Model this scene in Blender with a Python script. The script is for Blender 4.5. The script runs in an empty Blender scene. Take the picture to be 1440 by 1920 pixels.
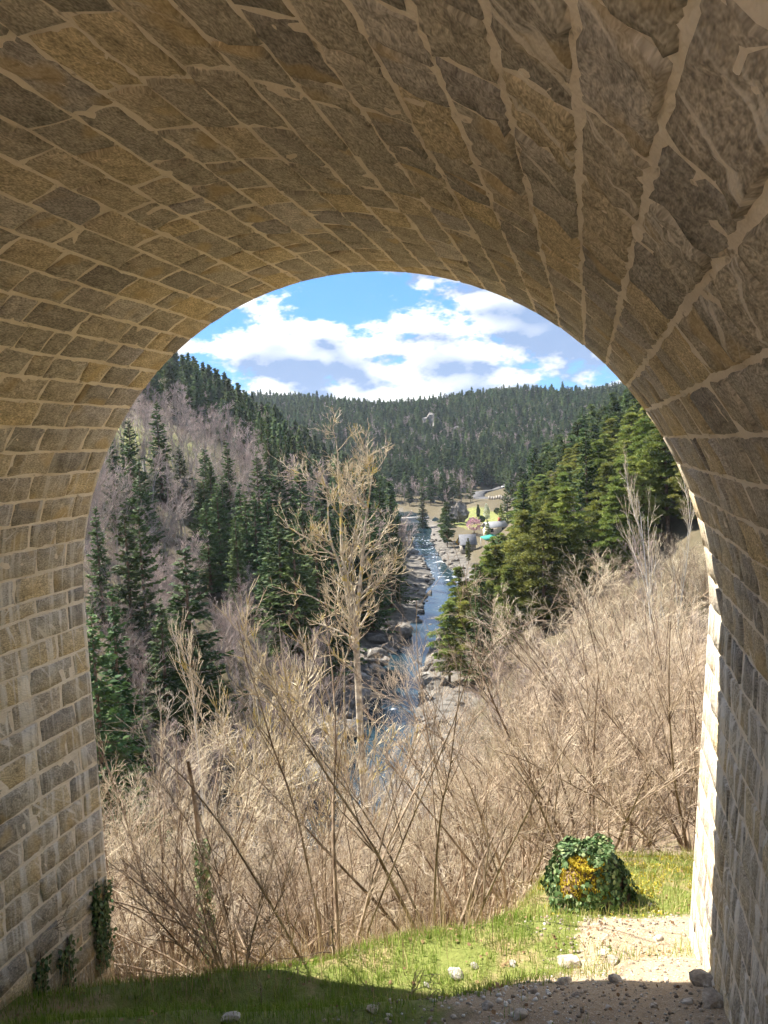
import bpy, math, random
import numpy as np
from mathutils import Matrix, Vector

# ------------------------------------------------------------------ camera, sky, sun, exposure
scene = bpy.context.scene
col = scene.collection
FPX, YAW, PITCH, ROLL = 1450.0, 0.26086, 0.08233, -0.04493
CAM = np.array([2.73526, 0.0, 1.8868])
cy, sy = math.cos(YAW), math.sin(YAW)
fw = np.array([-sy * math.cos(PITCH), cy * math.cos(PITCH), -math.sin(PITCH)])
rt = np.cross(fw, [0, 0, 1.0]); rt /= np.linalg.norm(rt)
up = np.cross(rt, fw)
rt2 = rt * math.cos(ROLL) + up * math.sin(ROLL)
up2 = -rt * math.sin(ROLL) + up * math.cos(ROLL)
VIEW = np.array([rt2, up2, fw])
cd = bpy.data.cameras.new('camera'); cam = bpy.data.objects.new('camera', cd); col.objects.link(cam)
m = Matrix.Identity(4)
for i in range(3):
    m[i][0], m[i][1], m[i][2], m[i][3] = rt2[i], up2[i], -fw[i], CAM[i]
cam.matrix_world = m
cd.sensor_fit = 'VERTICAL'; cd.sensor_height = 36.0; cd.lens = FPX / 1920 * 36.0
cd.clip_start = 0.05; cd.clip_end = 9000
scene.camera = cam

SUN = np.array([-0.60, 0.158, 0.80]); SUN /= np.linalg.norm(SUN)
sun_el = math.asin(SUN[2]); sun_az = math.atan2(SUN[0], SUN[1])
sd = bpy.data.lights.new('sun', 'SUN'); sd.energy = 3.9; sd.angle = math.radians(0.5); sd.color = (1.0, 0.93, 0.82)
so = bpy.data.objects.new('sun', sd); col.objects.link(so)
so.rotation_euler = Vector(-SUN).to_track_quat('-Z', 'Y').to_euler()
so.location = (-30, 20, 60)

scene.view_settings.view_transform = 'Standard'; scene.view_settings.look = 'None'
scene.view_settings.exposure = 2.05; scene.view_settings.gamma = 1.0
scene.view_settings.use_curve_mapping = False
scene.cycles.max_bounces = 4; scene.cycles.diffuse_bounces = 3; scene.cycles.glossy_bounces = 2
scene.cycles.transmission_bounces = 2; scene.cycles.transparent_max_bounces = 4
scene.cycles.sample_clamp_indirect = 6.0; scene.cycles.use_adaptive_sampling = True
scene.cycles.adaptive_threshold = 0.04; scene.cycles.volume_bounces = 0

class NT:
    """small helper around a node tree"""
    def __init__(s, nt): s.nt = nt; s.n = nt.nodes; s.l = nt.links
    def new(s, t, **kw):
        d = s.n.new(t)
        for k, v in kw.items(): setattr(d, k, v)
        return d
    def put(s, sock, v):
        if hasattr(v, 'is_output'): s.l.new(v, sock)
        elif isinstance(v, (tuple, list)):
            v = tuple(v)
            sock.default_value = v if len(v) == len(sock.default_value) else v + (1.0,)
        else: sock.default_value = v
    def math(s, op, a, b=0.0, clamp=False):
        d = s.new('ShaderNodeMath', operation=op, use_clamp=clamp); s.put(d.inputs[0], a); s.put(d.inputs[1], b); return d.outputs[0]
    def mix(s, f, a, b, mode='MIX'):
        d = s.new('ShaderNodeMix', data_type='RGBA', blend_type=mode); s.put(d.inputs[0], f); s.put(d.inputs[6], a); s.put(d.inputs[7], b); return d.outputs[2]
    def noise(s, vec, scale, detail=4, rough=0.55, dist=0.0, out=0):
        d = s.new('ShaderNodeTexNoise'); d.inputs['Scale'].default_value = scale; d.inputs['Detail'].default_value = detail
        d.inputs['Roughness'].default_value = rough; d.inputs['Distortion'].default_value = dist
        if vec is not None: s.l.new(vec, d.inputs['Vector'])
        return d.outputs[out]
    def ramp(s, f, stops, interp='LINEAR'):
        d = s.new('ShaderNodeValToRGB'); e = d.color_ramp; e.interpolation = interp
        while len(e.elements) < len(stops): e.elements.new(0.5)
        for i, (p, c) in enumerate(stops):
            e.elements[i].position = p
            e.elements[i].color = (c, c, c, 1) if isinstance(c, (int, float)) else tuple(c) + (1,)
        s.put(d.inputs[0], f); return d.outputs[0]
    def rng(s, f, a, b, c=0.0, d_=1.0, smooth=True):
        d = s.new('ShaderNodeMapRange', interpolation_type='SMOOTHSTEP' if smooth else 'LINEAR')
        s.put(d.inputs[0], f); s.put(d.inputs[1], a); s.put(d.inputs[2], b); s.put(d.inputs[3], c); s.put(d.inputs[4], d_); return d.outputs[0]
    def mapping(s, vec, scale=(1, 1, 1), rot=(0, 0, 0), loc=(0, 0, 0)):
        d = s.new('ShaderNodeMapping'); s.l.new(vec, d.inputs[0]); s.put(d.inputs[1], loc); s.put(d.inputs[2], rot); s.put(d.inputs[3], scale); return d.outputs[0]
    def vmath(s, op, a, b=(0, 0, 0)):
        d = s.new('ShaderNodeVectorMath', operation=op); s.put(d.inputs[0], a)
        if op == 'SCALE': s.put(d.inputs['Scale'], b)
        else: s.put(d.inputs[1], b)
        return d.outputs[0]

def make_world():
    w = bpy.data.worlds.new('World'); scene.world = w; w.use_nodes = True
    t = NT(w.node_tree); t.n.clear()
    out = t.new('ShaderNodeOutputWorld'); bg = t.new('ShaderNodeBackground'); t.l.new(bg.outputs[0], out.inputs[0])
    sky = t.new('ShaderNodeTexSky', sky_type='NISHITA'); sky.sun_disc = False
    sky.sun_elevation = sun_el; sky.sun_rotation = sun_az; sky.altitude = 700; sky.air_density = 1.0; sky.dust_density = 0.3; sky.ozone_density = 3.0
    tc = t.new('ShaderNodeTexCoord')
    sep = t.new('ShaderNodeSeparateXYZ'); t.l.new(tc.outputs['Generated'], sep.inputs[0])
    # cumulus field on the sphere of directions, flattened like cumulus decks
    v = t.mapping(tc.outputs['Generated'], scale=(1, 1, 2.0), loc=CLOUD_LOC)
    def field(p, det):
        return t.math('ADD', t.math('MULTIPLY', t.noise(p, 3.6, 0.0, 0.5), 0.55), t.math('MULTIPLY', t.noise(p, 10.0, det, 0.64), 0.55))
    dens = field(v, 5.0)
    cov = t.rng(dens, 0.495, 0.555)
    # towards the sun the cloud thins out: bright lit rims, grey-blue cores and bases
    sv = Vector(SUN) * 0.022
    d2 = field(t.vmath('ADD', v, (sv.x, sv.y, sv.z * 2.0)), 1.5)
    lit = t.rng(t.math('SUBTRACT', dens, d2), -0.06, 0.08, 0, 1, False)
    thick = t.rng(dens, 0.55, 0.70)
    lit = t.math('MULTIPLY', lit, t.math('SUBTRACT', 1.0, t.math('MULTIPLY', thick, 0.7)))
    ccol = t.mix(t.rng(lit, 0.14, 0.70, 0, 1, False), (0.58, 0.83, 1.32), (2.35, 2.35, 2.32))
    blue = t.mix(0.6, t.mix(1.0, sky.outputs[0], (0.14, 0.26, 0.42), 'MULTIPLY'), (0.33, 0.86, 1.85))
    c = t.mix(cov, blue, ccol)
    t.l.new(c, bg.inputs[0]); bg.inputs[1].default_value = 0.15
CLOUD_LOC = (7.1, 9.2, 6.3)
make_world()

# ------------------------------------------------------------------ helpers
def uv2w(u, v):
    return CAM[0] + np.asarray(u) * cy - np.asarray(v) * sy, np.asarray(u) * sy + np.asarray(v) * cy
def w2uv(x, y):
    dx = np.asarray(x) - CAM[0]; dy = np.asarray(y)
    return dx * cy + dy * sy, -dx * sy + dy * cy
def at(px, py, v):
    """world point seen at photo pixel (1440 x 1920) at horizontal forward distance v"""
    d = VIEW.T @ np.array([(px - 720) / FPX, -(py - 960) / FPX, 1.0])
    k = v / (-d[0] * sy + d[1] * cy)
    return CAM + d * k
def pix(P):
    P = np.atleast_2d(P); q = (P - CAM) @ VIEW.T
    z = np.where(np.abs(q[:, 2]) < 1e-6, 1e-6, q[:, 2])
    return 720 + FPX * q[:, 0] / z, 960 - FPX * q[:, 1] / z, q[:, 2]

_rw = np.random.RandomState(5)
_NW = [(_rw.uniform(0, 2 * math.pi), _rw.uniform(0, 6.28), _rw.uniform(0.8, 1.25)) for _ in range(10)]
def wob(x, y, wl):
    """cheap smooth noise, about -1..1"""
    s = 0
    for a, ph, k in _NW:
        q = (x * math.cos(a) + y * math.sin(a)) * (2 * math.pi / wl) * k
        s = s + np.sin(q + ph + 1.7 * np.sin(q * 0.37 + ph * 2))
    return s / 4.0
def sstep(a, b, x):
    t = np.clip((np.asarray(x, float) - a) / (b - a), 0, 1); return t * t * (3 - 2 * t)
def smax(a, b, k):
    h = np.clip(0.5 + 0.5 * (a - b) / k, 0, 1); return b + (a - b) * h + k * h * (1 - h)

def mesh_from(name, V, F, mats=(), smooth=False, attrs=None, uv=None):
    """V (n,3); F (m,3|4) array or list of such arrays"""
    me = bpy.data.meshes.new(name)
    Fs = F if isinstance(F, list) else [F]
    Fs = [np.asarray(f, np.int32) for f in Fs if len(f)]
    V = np.asarray(V, np.float32)
    me.vertices.add(len(V)); me.vertices.foreach_set('co', V.ravel())
    tot = np.concatenate([np.full(len(f), f.shape[1], np.int32) for f in Fs])
    li = np.concatenate([f.ravel() for f in Fs])
    st = np.concatenate([[0], np.cumsum(tot)[:-1]]).astype(np.int32)
    me.loops.add(len(li)); me.loops.foreach_set('vertex_index', li)
    me.polygons.add(len(tot)); me.polygons.foreach_set('loop_start', st); me.polygons.foreach_set('loop_total', tot)
    if smooth: me.polygons.foreach_set('use_smooth', np.ones(len(tot), bool))
    for k, a in (attrs or {}).items():
        a = np.asarray(a, np.float32)
        if a.ndim == 1:
            at_ = me.attributes.new(k, 'FLOAT', 'POINT'); at_.data.foreach_set('value', a)
        else:
            at_ = me.attributes.new(k, 'FLOAT_VECTOR', 'POINT'); at_.data.foreach_set('vector', a.ravel())
    for mm in mats: me.materials.append(mm)
    me.update(calc_edges=True); me.validate()
    return me
def setmat(me, idx):
    me.polygons.foreach_set('material_index', np.asarray(idx, np.int32))
def obj(name, me, parent=None, loc=None, **props):
    o = bpy.data.objects.new(name, me); col.objects.link(o)
    if parent is not None: o.parent = parent
    if loc is not None: o.location = tuple(float(q) for q in loc)
    for k, v in props.items(): o[k] = v
    return o
def thing(name, label, cat, loc=(0, 0, 0), rotz=0.0, scale=1.0, group=None):
    o = bpy.data.objects.new(name, None); col.objects.link(o); o.empty_display_size = 0.2
    o.location = tuple(float(q) for q in loc); o.rotation_euler = (0, 0, rotz)
    o.scale = (scale,) * 3 if isinstance(scale, (int, float)) else scale
    o['label'] = label; o['category'] = cat
    if group: o['group'] = group
    return o
class MB:
    def __init__(s): s.V = []; s.F = {}; s.n = 0; s.mi = {}
    def add(s, V, F, mi=0):
        V = np.asarray(V, float).reshape(-1, 3); F = np.asarray(F, int)
        k = F.shape[1]; s.F.setdefault(k, []).append(F + s.n); s.mi.setdefault(k, []).append(np.full(len(F), mi))
        s.V.append(V); s.n += len(V)
    def box(s, c, h, rz=0.0, mi=0, taper=1.0):
        c = np.array(c, float); hx, hy, hz = h
        q = np.array([[x * hx * (taper if z > 0 else 1), y * hy * (taper if z > 0 else 1), z * hz] for z in (-1, 1) for y in (-1, 1) for x in (-1, 1)], float)
        R = np.array([[math.cos(rz), -math.sin(rz), 0], [math.sin(rz), math.cos(rz), 0], [0, 0, 1]])
        s.add(q @ R.T + c, [[0, 2, 3, 1], [4, 5, 7, 6], [0, 1, 5, 4], [2, 6, 7, 3], [0, 4, 6, 2], [1, 3, 7, 5]], mi)
    def mesh(s, name, mats, smooth=False, attrs=None):
        ks = sorted(s.F); me = mesh_from(name, np.concatenate(s.V), [np.concatenate(s.F[k]) for k in ks], mats, smooth, attrs)
        setmat(me, np.concatenate([np.concatenate(s.mi[k]) for k in ks])); return me
def tube(pts, rad, n=3):
    """pts (N,S,3), rad (N,S) -> V, F of N tubes"""
    N, S, _ = pts.shape
    T = np.gradient(pts, axis=1); T /= np.linalg.norm(T, axis=2, keepdims=True) + 1e-9
    ref = np.where(np.abs(T[..., 2:3]) > 0.9, np.array([1.0, 0, 0]), np.array([0, 0, 1.0]))
    A = np.cross(T, ref); A /= np.linalg.norm(A, axis=2, keepdims=True) + 1e-9
    B = np.cross(T, A)
    an = np.arange(n) * 2 * math.pi / n
    V = pts[:, :, None] + rad[:, :, None, None] * (A[:, :, None] * np.cos(an)[:, None] + B[:, :, None] * np.sin(an)[:, None])
    idx = np.arange(N * S * n).reshape(N, S, n)
    a = idx[:, :-1]; b = idx[:, 1:]; a2 = np.roll(a, -1, 2); b2 = np.roll(b, -1, 2)
    return V.reshape(-1, 3), np.stack([a, a2, b2, b], -1).reshape(-1, 4)
def norm(d): return d / (np.linalg.norm(d, axis=-1, keepdims=True) + 1e-9)
def grow(rng, P, D, L, R0, R1, nseg, w, trop):
    pts = [P]; d = norm(D)
    for i in range(nseg):
        d = norm(d + rng.normal(0, w, d.shape) + np.array([0, 0, 1.0]) * trop)
        P = P + d * (L / nseg)[:, None]; pts.append(P)
    pts = np.stack(pts, 1); t = np.linspace(0, 1, nseg + 1)
    return pts, R0[:, None] * (1 - t) + R1[:, None] * t
def kids(rng, pts, rad, L, m, t0, t1, a0, a1, lf, rf, uplift=0.0):
    N, S, _ = pts.shape
    t = rng.uniform(t0, t1, (N, m)) * (S - 1); i = np.minimum(t.astype(int), S - 2); fr = (t - i)[..., None]
    n = np.arange(N)[:, None]
    P = pts[n, i] * (1 - fr) + pts[n, i + 1] * fr; d = norm(pts[n, i + 1] - pts[n, i])
    r = rad[n, i] * (1 - fr[..., 0]) + rad[n, i + 1] * fr[..., 0]
    q = rng.normal(0, 1, d.shape); q -= (q * d).sum(-1, keepdims=True) * d; q = norm(q + np.array([0, 0, uplift]))
    an = rng.uniform(a0, a1, (N, m))[..., None]
    D = norm(d * np.cos(an) + q * np.sin(an))
    ll = L[:, None] * lf * rng.uniform(0.55, 1.15, (N, m)) * (1.15 - 0.55 * t / (S - 1))
    return P.reshape(-1, 3), D.reshape(-1, 3), ll.ravel(), (r * rf).ravel()

# ------------------------------------------------------------------ materials
def mat(name):
    mm = bpy.data.materials.new(name); mm.use_nodes = True; t = NT(mm.node_tree)
    b = t.n['Principled BSDF']; b.inputs['Roughness'].default_value = 0.85
    b.inputs['Specular IOR Level'].default_value = 0.25
    return mm, t, b
def bump(t, b, h, dist, strength=1.0):
    d = t.new('ShaderNodeBump'); d.inputs['Strength'].default_value = strength; d.inputs['Distance'].default_value = dist
    t.l.new(h, d.inputs['Height']); t.l.new(d.outputs[0], b.inputs['Normal'])
def simple(name, c, var=0.25, scale=6.0, rough=0.85, spec=0.25, bmp=0.0, bscale=30.0):
    mm, t, b = mat(name); g = t.new('ShaderNodeNewGeometry')
    n = t.noise(g.outputs['Position'], scale, 4)
    k = t.rng(n, 0.3, 0.7, 1 - var, 1 + var)
    t.l.new(t.mix(1.0, c, t.math('MULTIPLY', k, 1.0), 'MULTIPLY'), b.inputs['Base Color'])
    b.inputs['Roughness'].default_value = rough; b.inputs['Specular IOR Level'].default_value = spec
    if bmp: bump(t, b, t.noise(g.outputs['Position'], bscale, 5), bmp)
    return mm
# ------------------------------------------------------------------ terrain
ZR = -26.1
RV = [-200, 0, 20, 33, 42, 52, 67, 102, 132, 164, 204, 257, 300, 340, 380, 450, 700]
RU = [-140, -90, -62, -36, -18, -6, -1.5, 2, 9.5, 12.8, 11, 11, 8, -2, -20, -60, -200]
def river_u(v): return np.interp(v, RV, RU)
def height(u, v):
    u = np.asarray(u, float); v = np.asarray(v, float)
    d = u - river_u(v)
    wR = np.interp(v, [0, 40, 67, 100, 150, 205, 235, 330, 380, 450, 700], [260, 70, 11, 7, 8, 13, 40, 62, 92, 140, 330])
    wL = np.interp(v, [0, 40, 67, 100, 200, 300], [60, 20, 8, 6, 7, 6])
    e = np.maximum(0, d - wR)
    zr = ZR + 0.6 + 0.66 * e + 0.02 * np.maximum(0, d)
    capR = np.interp(v, [0, 120, 200, 320, 500, 700], [8, 10, 12, 17, 26, 36])
    zr = np.where(zr > capR - 16, capR - 16 + 20 * (1 - np.exp(-(zr - capR + 16) / 20)), zr)
    e = np.maximum(0, -d - wL)
    zl = ZR + 0.4 + np.interp(v, [100, 260], [0.5, 0.68]) * e
    capL = np.interp(v, [0, 100, 200, 300, 420, 560, 700], [4, 8, 20, 36, 43, 30, 28])
    zl = np.where(zl > capL - 16, capL - 16 + 20 * (1 - np.exp(-(zl - capL + 16) / 20)), zl)
    z = np.where(d > 0, zr, zl)
    zf = ZR - 8 + 0.225 * np.maximum(0, v - 325)
    zf = np.minimum(zf, 24 + 0.01 * v + 9 * sstep(20, -90, u) + 3 * sstep(60, 200, u) + 4.5 * wob(u, 0.3 * v, 210))
    z = smax(z, zf, 6.0)
    # the near hillside under the viaduct
    ve = 8.75 + 0.4 * sstep(-4, 0, u) + 2.5 * sstep(1.0, 2.8, u); ts = 0.03 + 0.15 * sstep(0.5, 2.0, u)
    s = 0.74 * (1 - 0.52 * sstep(0.5, 10, u))
    base = -4.12 - ts * (ve - 8)
    near = np.where(v < 5, -4.12 + 0.38 * 3 + 0.5 * (5 - np.maximum(v, -0.5)) - 0.02 * np.minimum(v + 0.5, 0), np.where(v < 8, -4.12 + 0.38 * (8 - v), np.where(v < ve, -4.12 - ts * (v - 8), base - s * (v - ve))))
    near = np.minimum(near, 6 + 0.05 * np.abs(v))
    near = near - 0.12 * sstep(-2.0, -5.5, u) * sstep(10, 7, v) + 0.16 * np.exp(-((u - 3.3) ** 2 / 1.4 + (v - 10.9) ** 2 / 0.8))
    near = near + 0.34 * sstep(0.2, 2.4, u) * sstep(11.5, 8.0, v) * sstep(0, 5, v)
    near = near + 0.28 * np.exp(-((v - 7.1) / 0.75) ** 2) * sstep(2.3, 0.9, u) * sstep(-6, -3.5, u)
    near = near - 0.24 * sstep(0.6, -1.2, u) * sstep(7.0, 8.4, v) * sstep(-5.6, -4.2, u)
    z = smax(z, near, 2.0 * sstep(10, 25, v) + 0.02)
    r = np.hypot(u, v)
    amp = np.clip((r - 11) / 60, 0, 1)
    z = z + amp * (0.5 * wob(u, v, 9) + 1.2 * sstep(60, 200, r) * wob(u + 9, v, 41)) * np.where(np.abs(d) < 9, 0.12, 1.0)
    z = z + 0.035 * wob(u, v, 1.3) * sstep(20, 10, r) + 0.05 * wob(u + 4, v + 2, 3.1) * sstep(24, 10, r)
    # river bed
    w = np.interp(v, [0, 60, 110, 150, 180, 230, 300], [4.0, 3.8, 3.7, 3.9, 2.4, 2.8, 6.5])
    z = np.where((z < ZR + 3), z - 1.0 * np.exp(-(d / w) ** 4), z)
    return z
def hz(x, y):
    u, v = w2uv(x, y); return height(u, v)

def ground_mat():
    mm, t, b = mat('ground_soil'); g = t.new('ShaderNodeNewGeometry'); P = g.outputs['Position']
    at_ = t.new('ShaderNodeAttribute', attribute_name='zone'); sep = t.new('ShaderNodeSeparateXYZ'); t.l.new(at_.outputs['Vector'], sep.inputs[0])
    gr, rk, fo = sep.outputs[0], sep.outputs[1], sep.outputs[2]
    n1 = t.noise(P, 1.1, 6, 0.6); n2 = t.noise(P, 9, 5, 0.6); n3 = t.noise(P, 60, 3, 0.6)
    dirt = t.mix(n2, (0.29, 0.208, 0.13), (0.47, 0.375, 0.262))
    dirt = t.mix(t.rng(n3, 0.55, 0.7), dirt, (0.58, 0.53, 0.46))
    grass = t.mix(n2, (0.10, 0.14, 0.025), (0.22, 0.23, 0.065))
    grass = t.mix(t.rng(n1, 0.52, 0.64), grass, (0.30, 0.24, 0.12))
    litter = t.mix(n2, (0.22, 0.155, 0.105), (0.38, 0.30, 0.21))
    litter = t.mix(t.rng(n1, 0.5, 0.7, 0, 0.5), litter, (0.16, 0.17, 0.07))
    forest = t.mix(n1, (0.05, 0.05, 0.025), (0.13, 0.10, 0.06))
    vor = t.new('ShaderNodeTexVoronoi'); vor.inputs['Scale'].default_value = 0.9; t.l.new(P, vor.inputs['Vector'])
    rock = t.mix(t.noise(P, 2.2, 5), (0.06, 0.055, 0.048), (0.19, 0.175, 0.155))
    vs = t.new('ShaderNodeSeparateColor'); t.l.new(vor.outputs['Color'], vs.inputs[0])
    rock = t.mix(1.0, rock, t.rng(vs.outputs[0], 0, 1, 0.55, 1.3), 'MULTIPLY')
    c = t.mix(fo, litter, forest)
    c = t.mix(rk, c, rock)
    c = t.mix(t.rng(t.math('ADD', gr, t.math('MULTIPLY', t.math('SUBTRACT', n1, 0.5), 0.8)), 0.35, 0.65), c, grass)
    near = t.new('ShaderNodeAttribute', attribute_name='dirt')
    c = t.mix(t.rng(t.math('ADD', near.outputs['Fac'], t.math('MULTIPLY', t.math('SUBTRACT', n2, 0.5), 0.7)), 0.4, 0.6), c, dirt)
    t.l.new(c, b.inputs['Base Color'])
    bump(t, b, t.math('ADD', t.math('MULTIPLY', n2, 0.6), t.math('MULTIPLY', n3, 0.25)), 0.08)
    return mm
GARDEN = (41.0, 292.0, 22.0, 46.0)    # u, v, half widths of the valley meadow
def build_ground():
    rr = [0.0, 0.6]
    while rr[-1] < 1300: rr.append(rr[-1] * (1.016 if 4 < rr[-1] < 14 else 1.03) + 0.02)
    rr = np.array(rr)
    an = np.concatenate([np.radians(np.linspace(-36, 36, 260)), np.radians(np.linspace(36, 324, 90))[1:-1]])
    A, Rr = np.meshgrid(an, rr)
    u = Rr * np.sin(A); v = Rr * np.cos(A)
    z = height(u, v); x, y = uv2w(u, v)
    n, k = A.shape; idx = np.arange(n * k).reshape(n, k)
    a = idx[:-1]; bq = idx[1:]
    F = np.stack([a, bq, np.roll(bq, -1, 1), np.roll(a, -1, 1)], -1).reshape(-1, 4)
    d = u - river_u(v)
    rock = np.clip(sstep(ZR + 2.6, ZR + 0.7, z) * sstep(10, 6.5, np.abs(d) + 1.5 * wob(u, v, 7)) + 0.0, 0, 1)
    gu, gv, gw, gh = GARDEN
    grass = sstep(1.15, 0.9, np.hypot((u - 37) / 15, (v - 278) / 40)) * 0.68
    grass = np.maximum(grass, 0.95 * sstep(4.6, 5.2, v) * sstep(10.6, 9.6, v) * sstep(1.6, -0.4, u + 0.5 * wob(u, v, 1.7)))
    grass = np.maximum(grass, 0.8 * sstep(7.6, 8.2, v) * sstep(13, 11.5, v) * sstep(-1, 0.5, u))
    grass = np.maximum(grass, 0.30 * sstep(1.2, 0.8, np.hypot((u - 45) / 30, (v - 330) / 66)))
    # the pale meadow on the left bank
    grass = np.maximum(grass, 0.62 * np.exp(-(((u + 52) / 22) ** 2 + ((v - 172) / 45) ** 2)))
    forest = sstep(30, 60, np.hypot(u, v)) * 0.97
    dirt = sstep(-0.6, 1.2, u + 0.35 * wob(u, v, 1.1)) * sstep(8.3, 7.6, v + 0.3 * wob(u, v + 5, 1.5)) + sstep(4.4, 3.8, v) * sstep(45, 30, np.hypot(u, v))  # second term: unseen pale dirt behind the camera, added to bounce sun into vault
    dirt = np.maximum(dirt, 0.85 * sstep(1.6, 2.4, u + 0.3 * wob(u, v, 0.9)) * sstep(9.6, 8.7, v))
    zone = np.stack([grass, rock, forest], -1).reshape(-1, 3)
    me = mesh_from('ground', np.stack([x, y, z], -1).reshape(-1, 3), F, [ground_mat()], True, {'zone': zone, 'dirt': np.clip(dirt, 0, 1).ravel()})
    obj('ground', me, kind='structure')
build_ground()

def water_mat():
    mm, t, b = mat('river_water'); g = t.new('ShaderNodeNewGeometry'); P = g.outputs['Position']
    at_ = t.new('ShaderNodeAttribute', attribute_name='foam')
    n = t.noise(t.mapping(P, scale=(1.0, 0.5, 1)), 0.8, 5, 0.66, 0.8)
    f = t.rng(t.math('ADD', n, t.math('MULTIPLY', at_.outputs['Fac'], 0.20)), 0.63, 0.80)
    t.l.new(t.mix(f, (0.015, 0.035, 0.050), (0.58, 0.61, 0.63)), b.inputs['Base Color'])
    t.l.new(t.rng(f, 0, 1, 0.05, 0.6), b.inputs['Roughness']); b.inputs['IOR'].default_value = 1.33
    b.inputs['Specular IOR Level'].default_value = 0.9
    w = t.noise(t.mapping(P, scale=(1.6, 0.9, 1)), 1.4, 3, 0.5)
    bump(t, b, t.math('ADD', w, t.math('MULTIPLY', f, 0.6)), 0.05, 0.5)
    return mm
def build_river():
    vs = np.concatenate([np.linspace(20, 320, 240), np.linspace(322, 460, 40)])
    us = river_u(vs)
    # smooth the centre line
    k = np.ones(15) / 15; us = np.convolve(np.pad(us, 7, mode='edge'), k, 'valid')
    cr = np.linspace(-12, 12, 25)
    V = []; fo = []
    for vv, uu in zip(vs, us):
        foam = float(np.interp(vv, [60, 120, 140, 150, 175, 200, 235, 245, 300], [0.0, 0.0, 0.1, 0.35, 0.5, 0.4, 0.5, 0.05, 0.0]))
        x, y = uv2w(uu + cr, np.full_like(cr, vv))
        drop = ZR + float(np.interp(vv, [110, 150, 240, 320], [-0.12, 0.0, 0.35, 0.45]))
        V.append(np.stack([x, y, np.full_like(x, drop)], -1)); fo += [foam] * len(cr)
    n, k = len(vs), len(cr); idx = np.arange(n * k).reshape(n, k)
    F = np.stack([idx[:-1, :-1], idx[:-1, 1:], idx[1:, 1:], idx[1:, :-1]], -1).reshape(-1, 4)
    obj('river', mesh_from('river', np.concatenate(V), F, [water_mat()], True, {'foam': fo}), kind='structure')
build_river()

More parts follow.
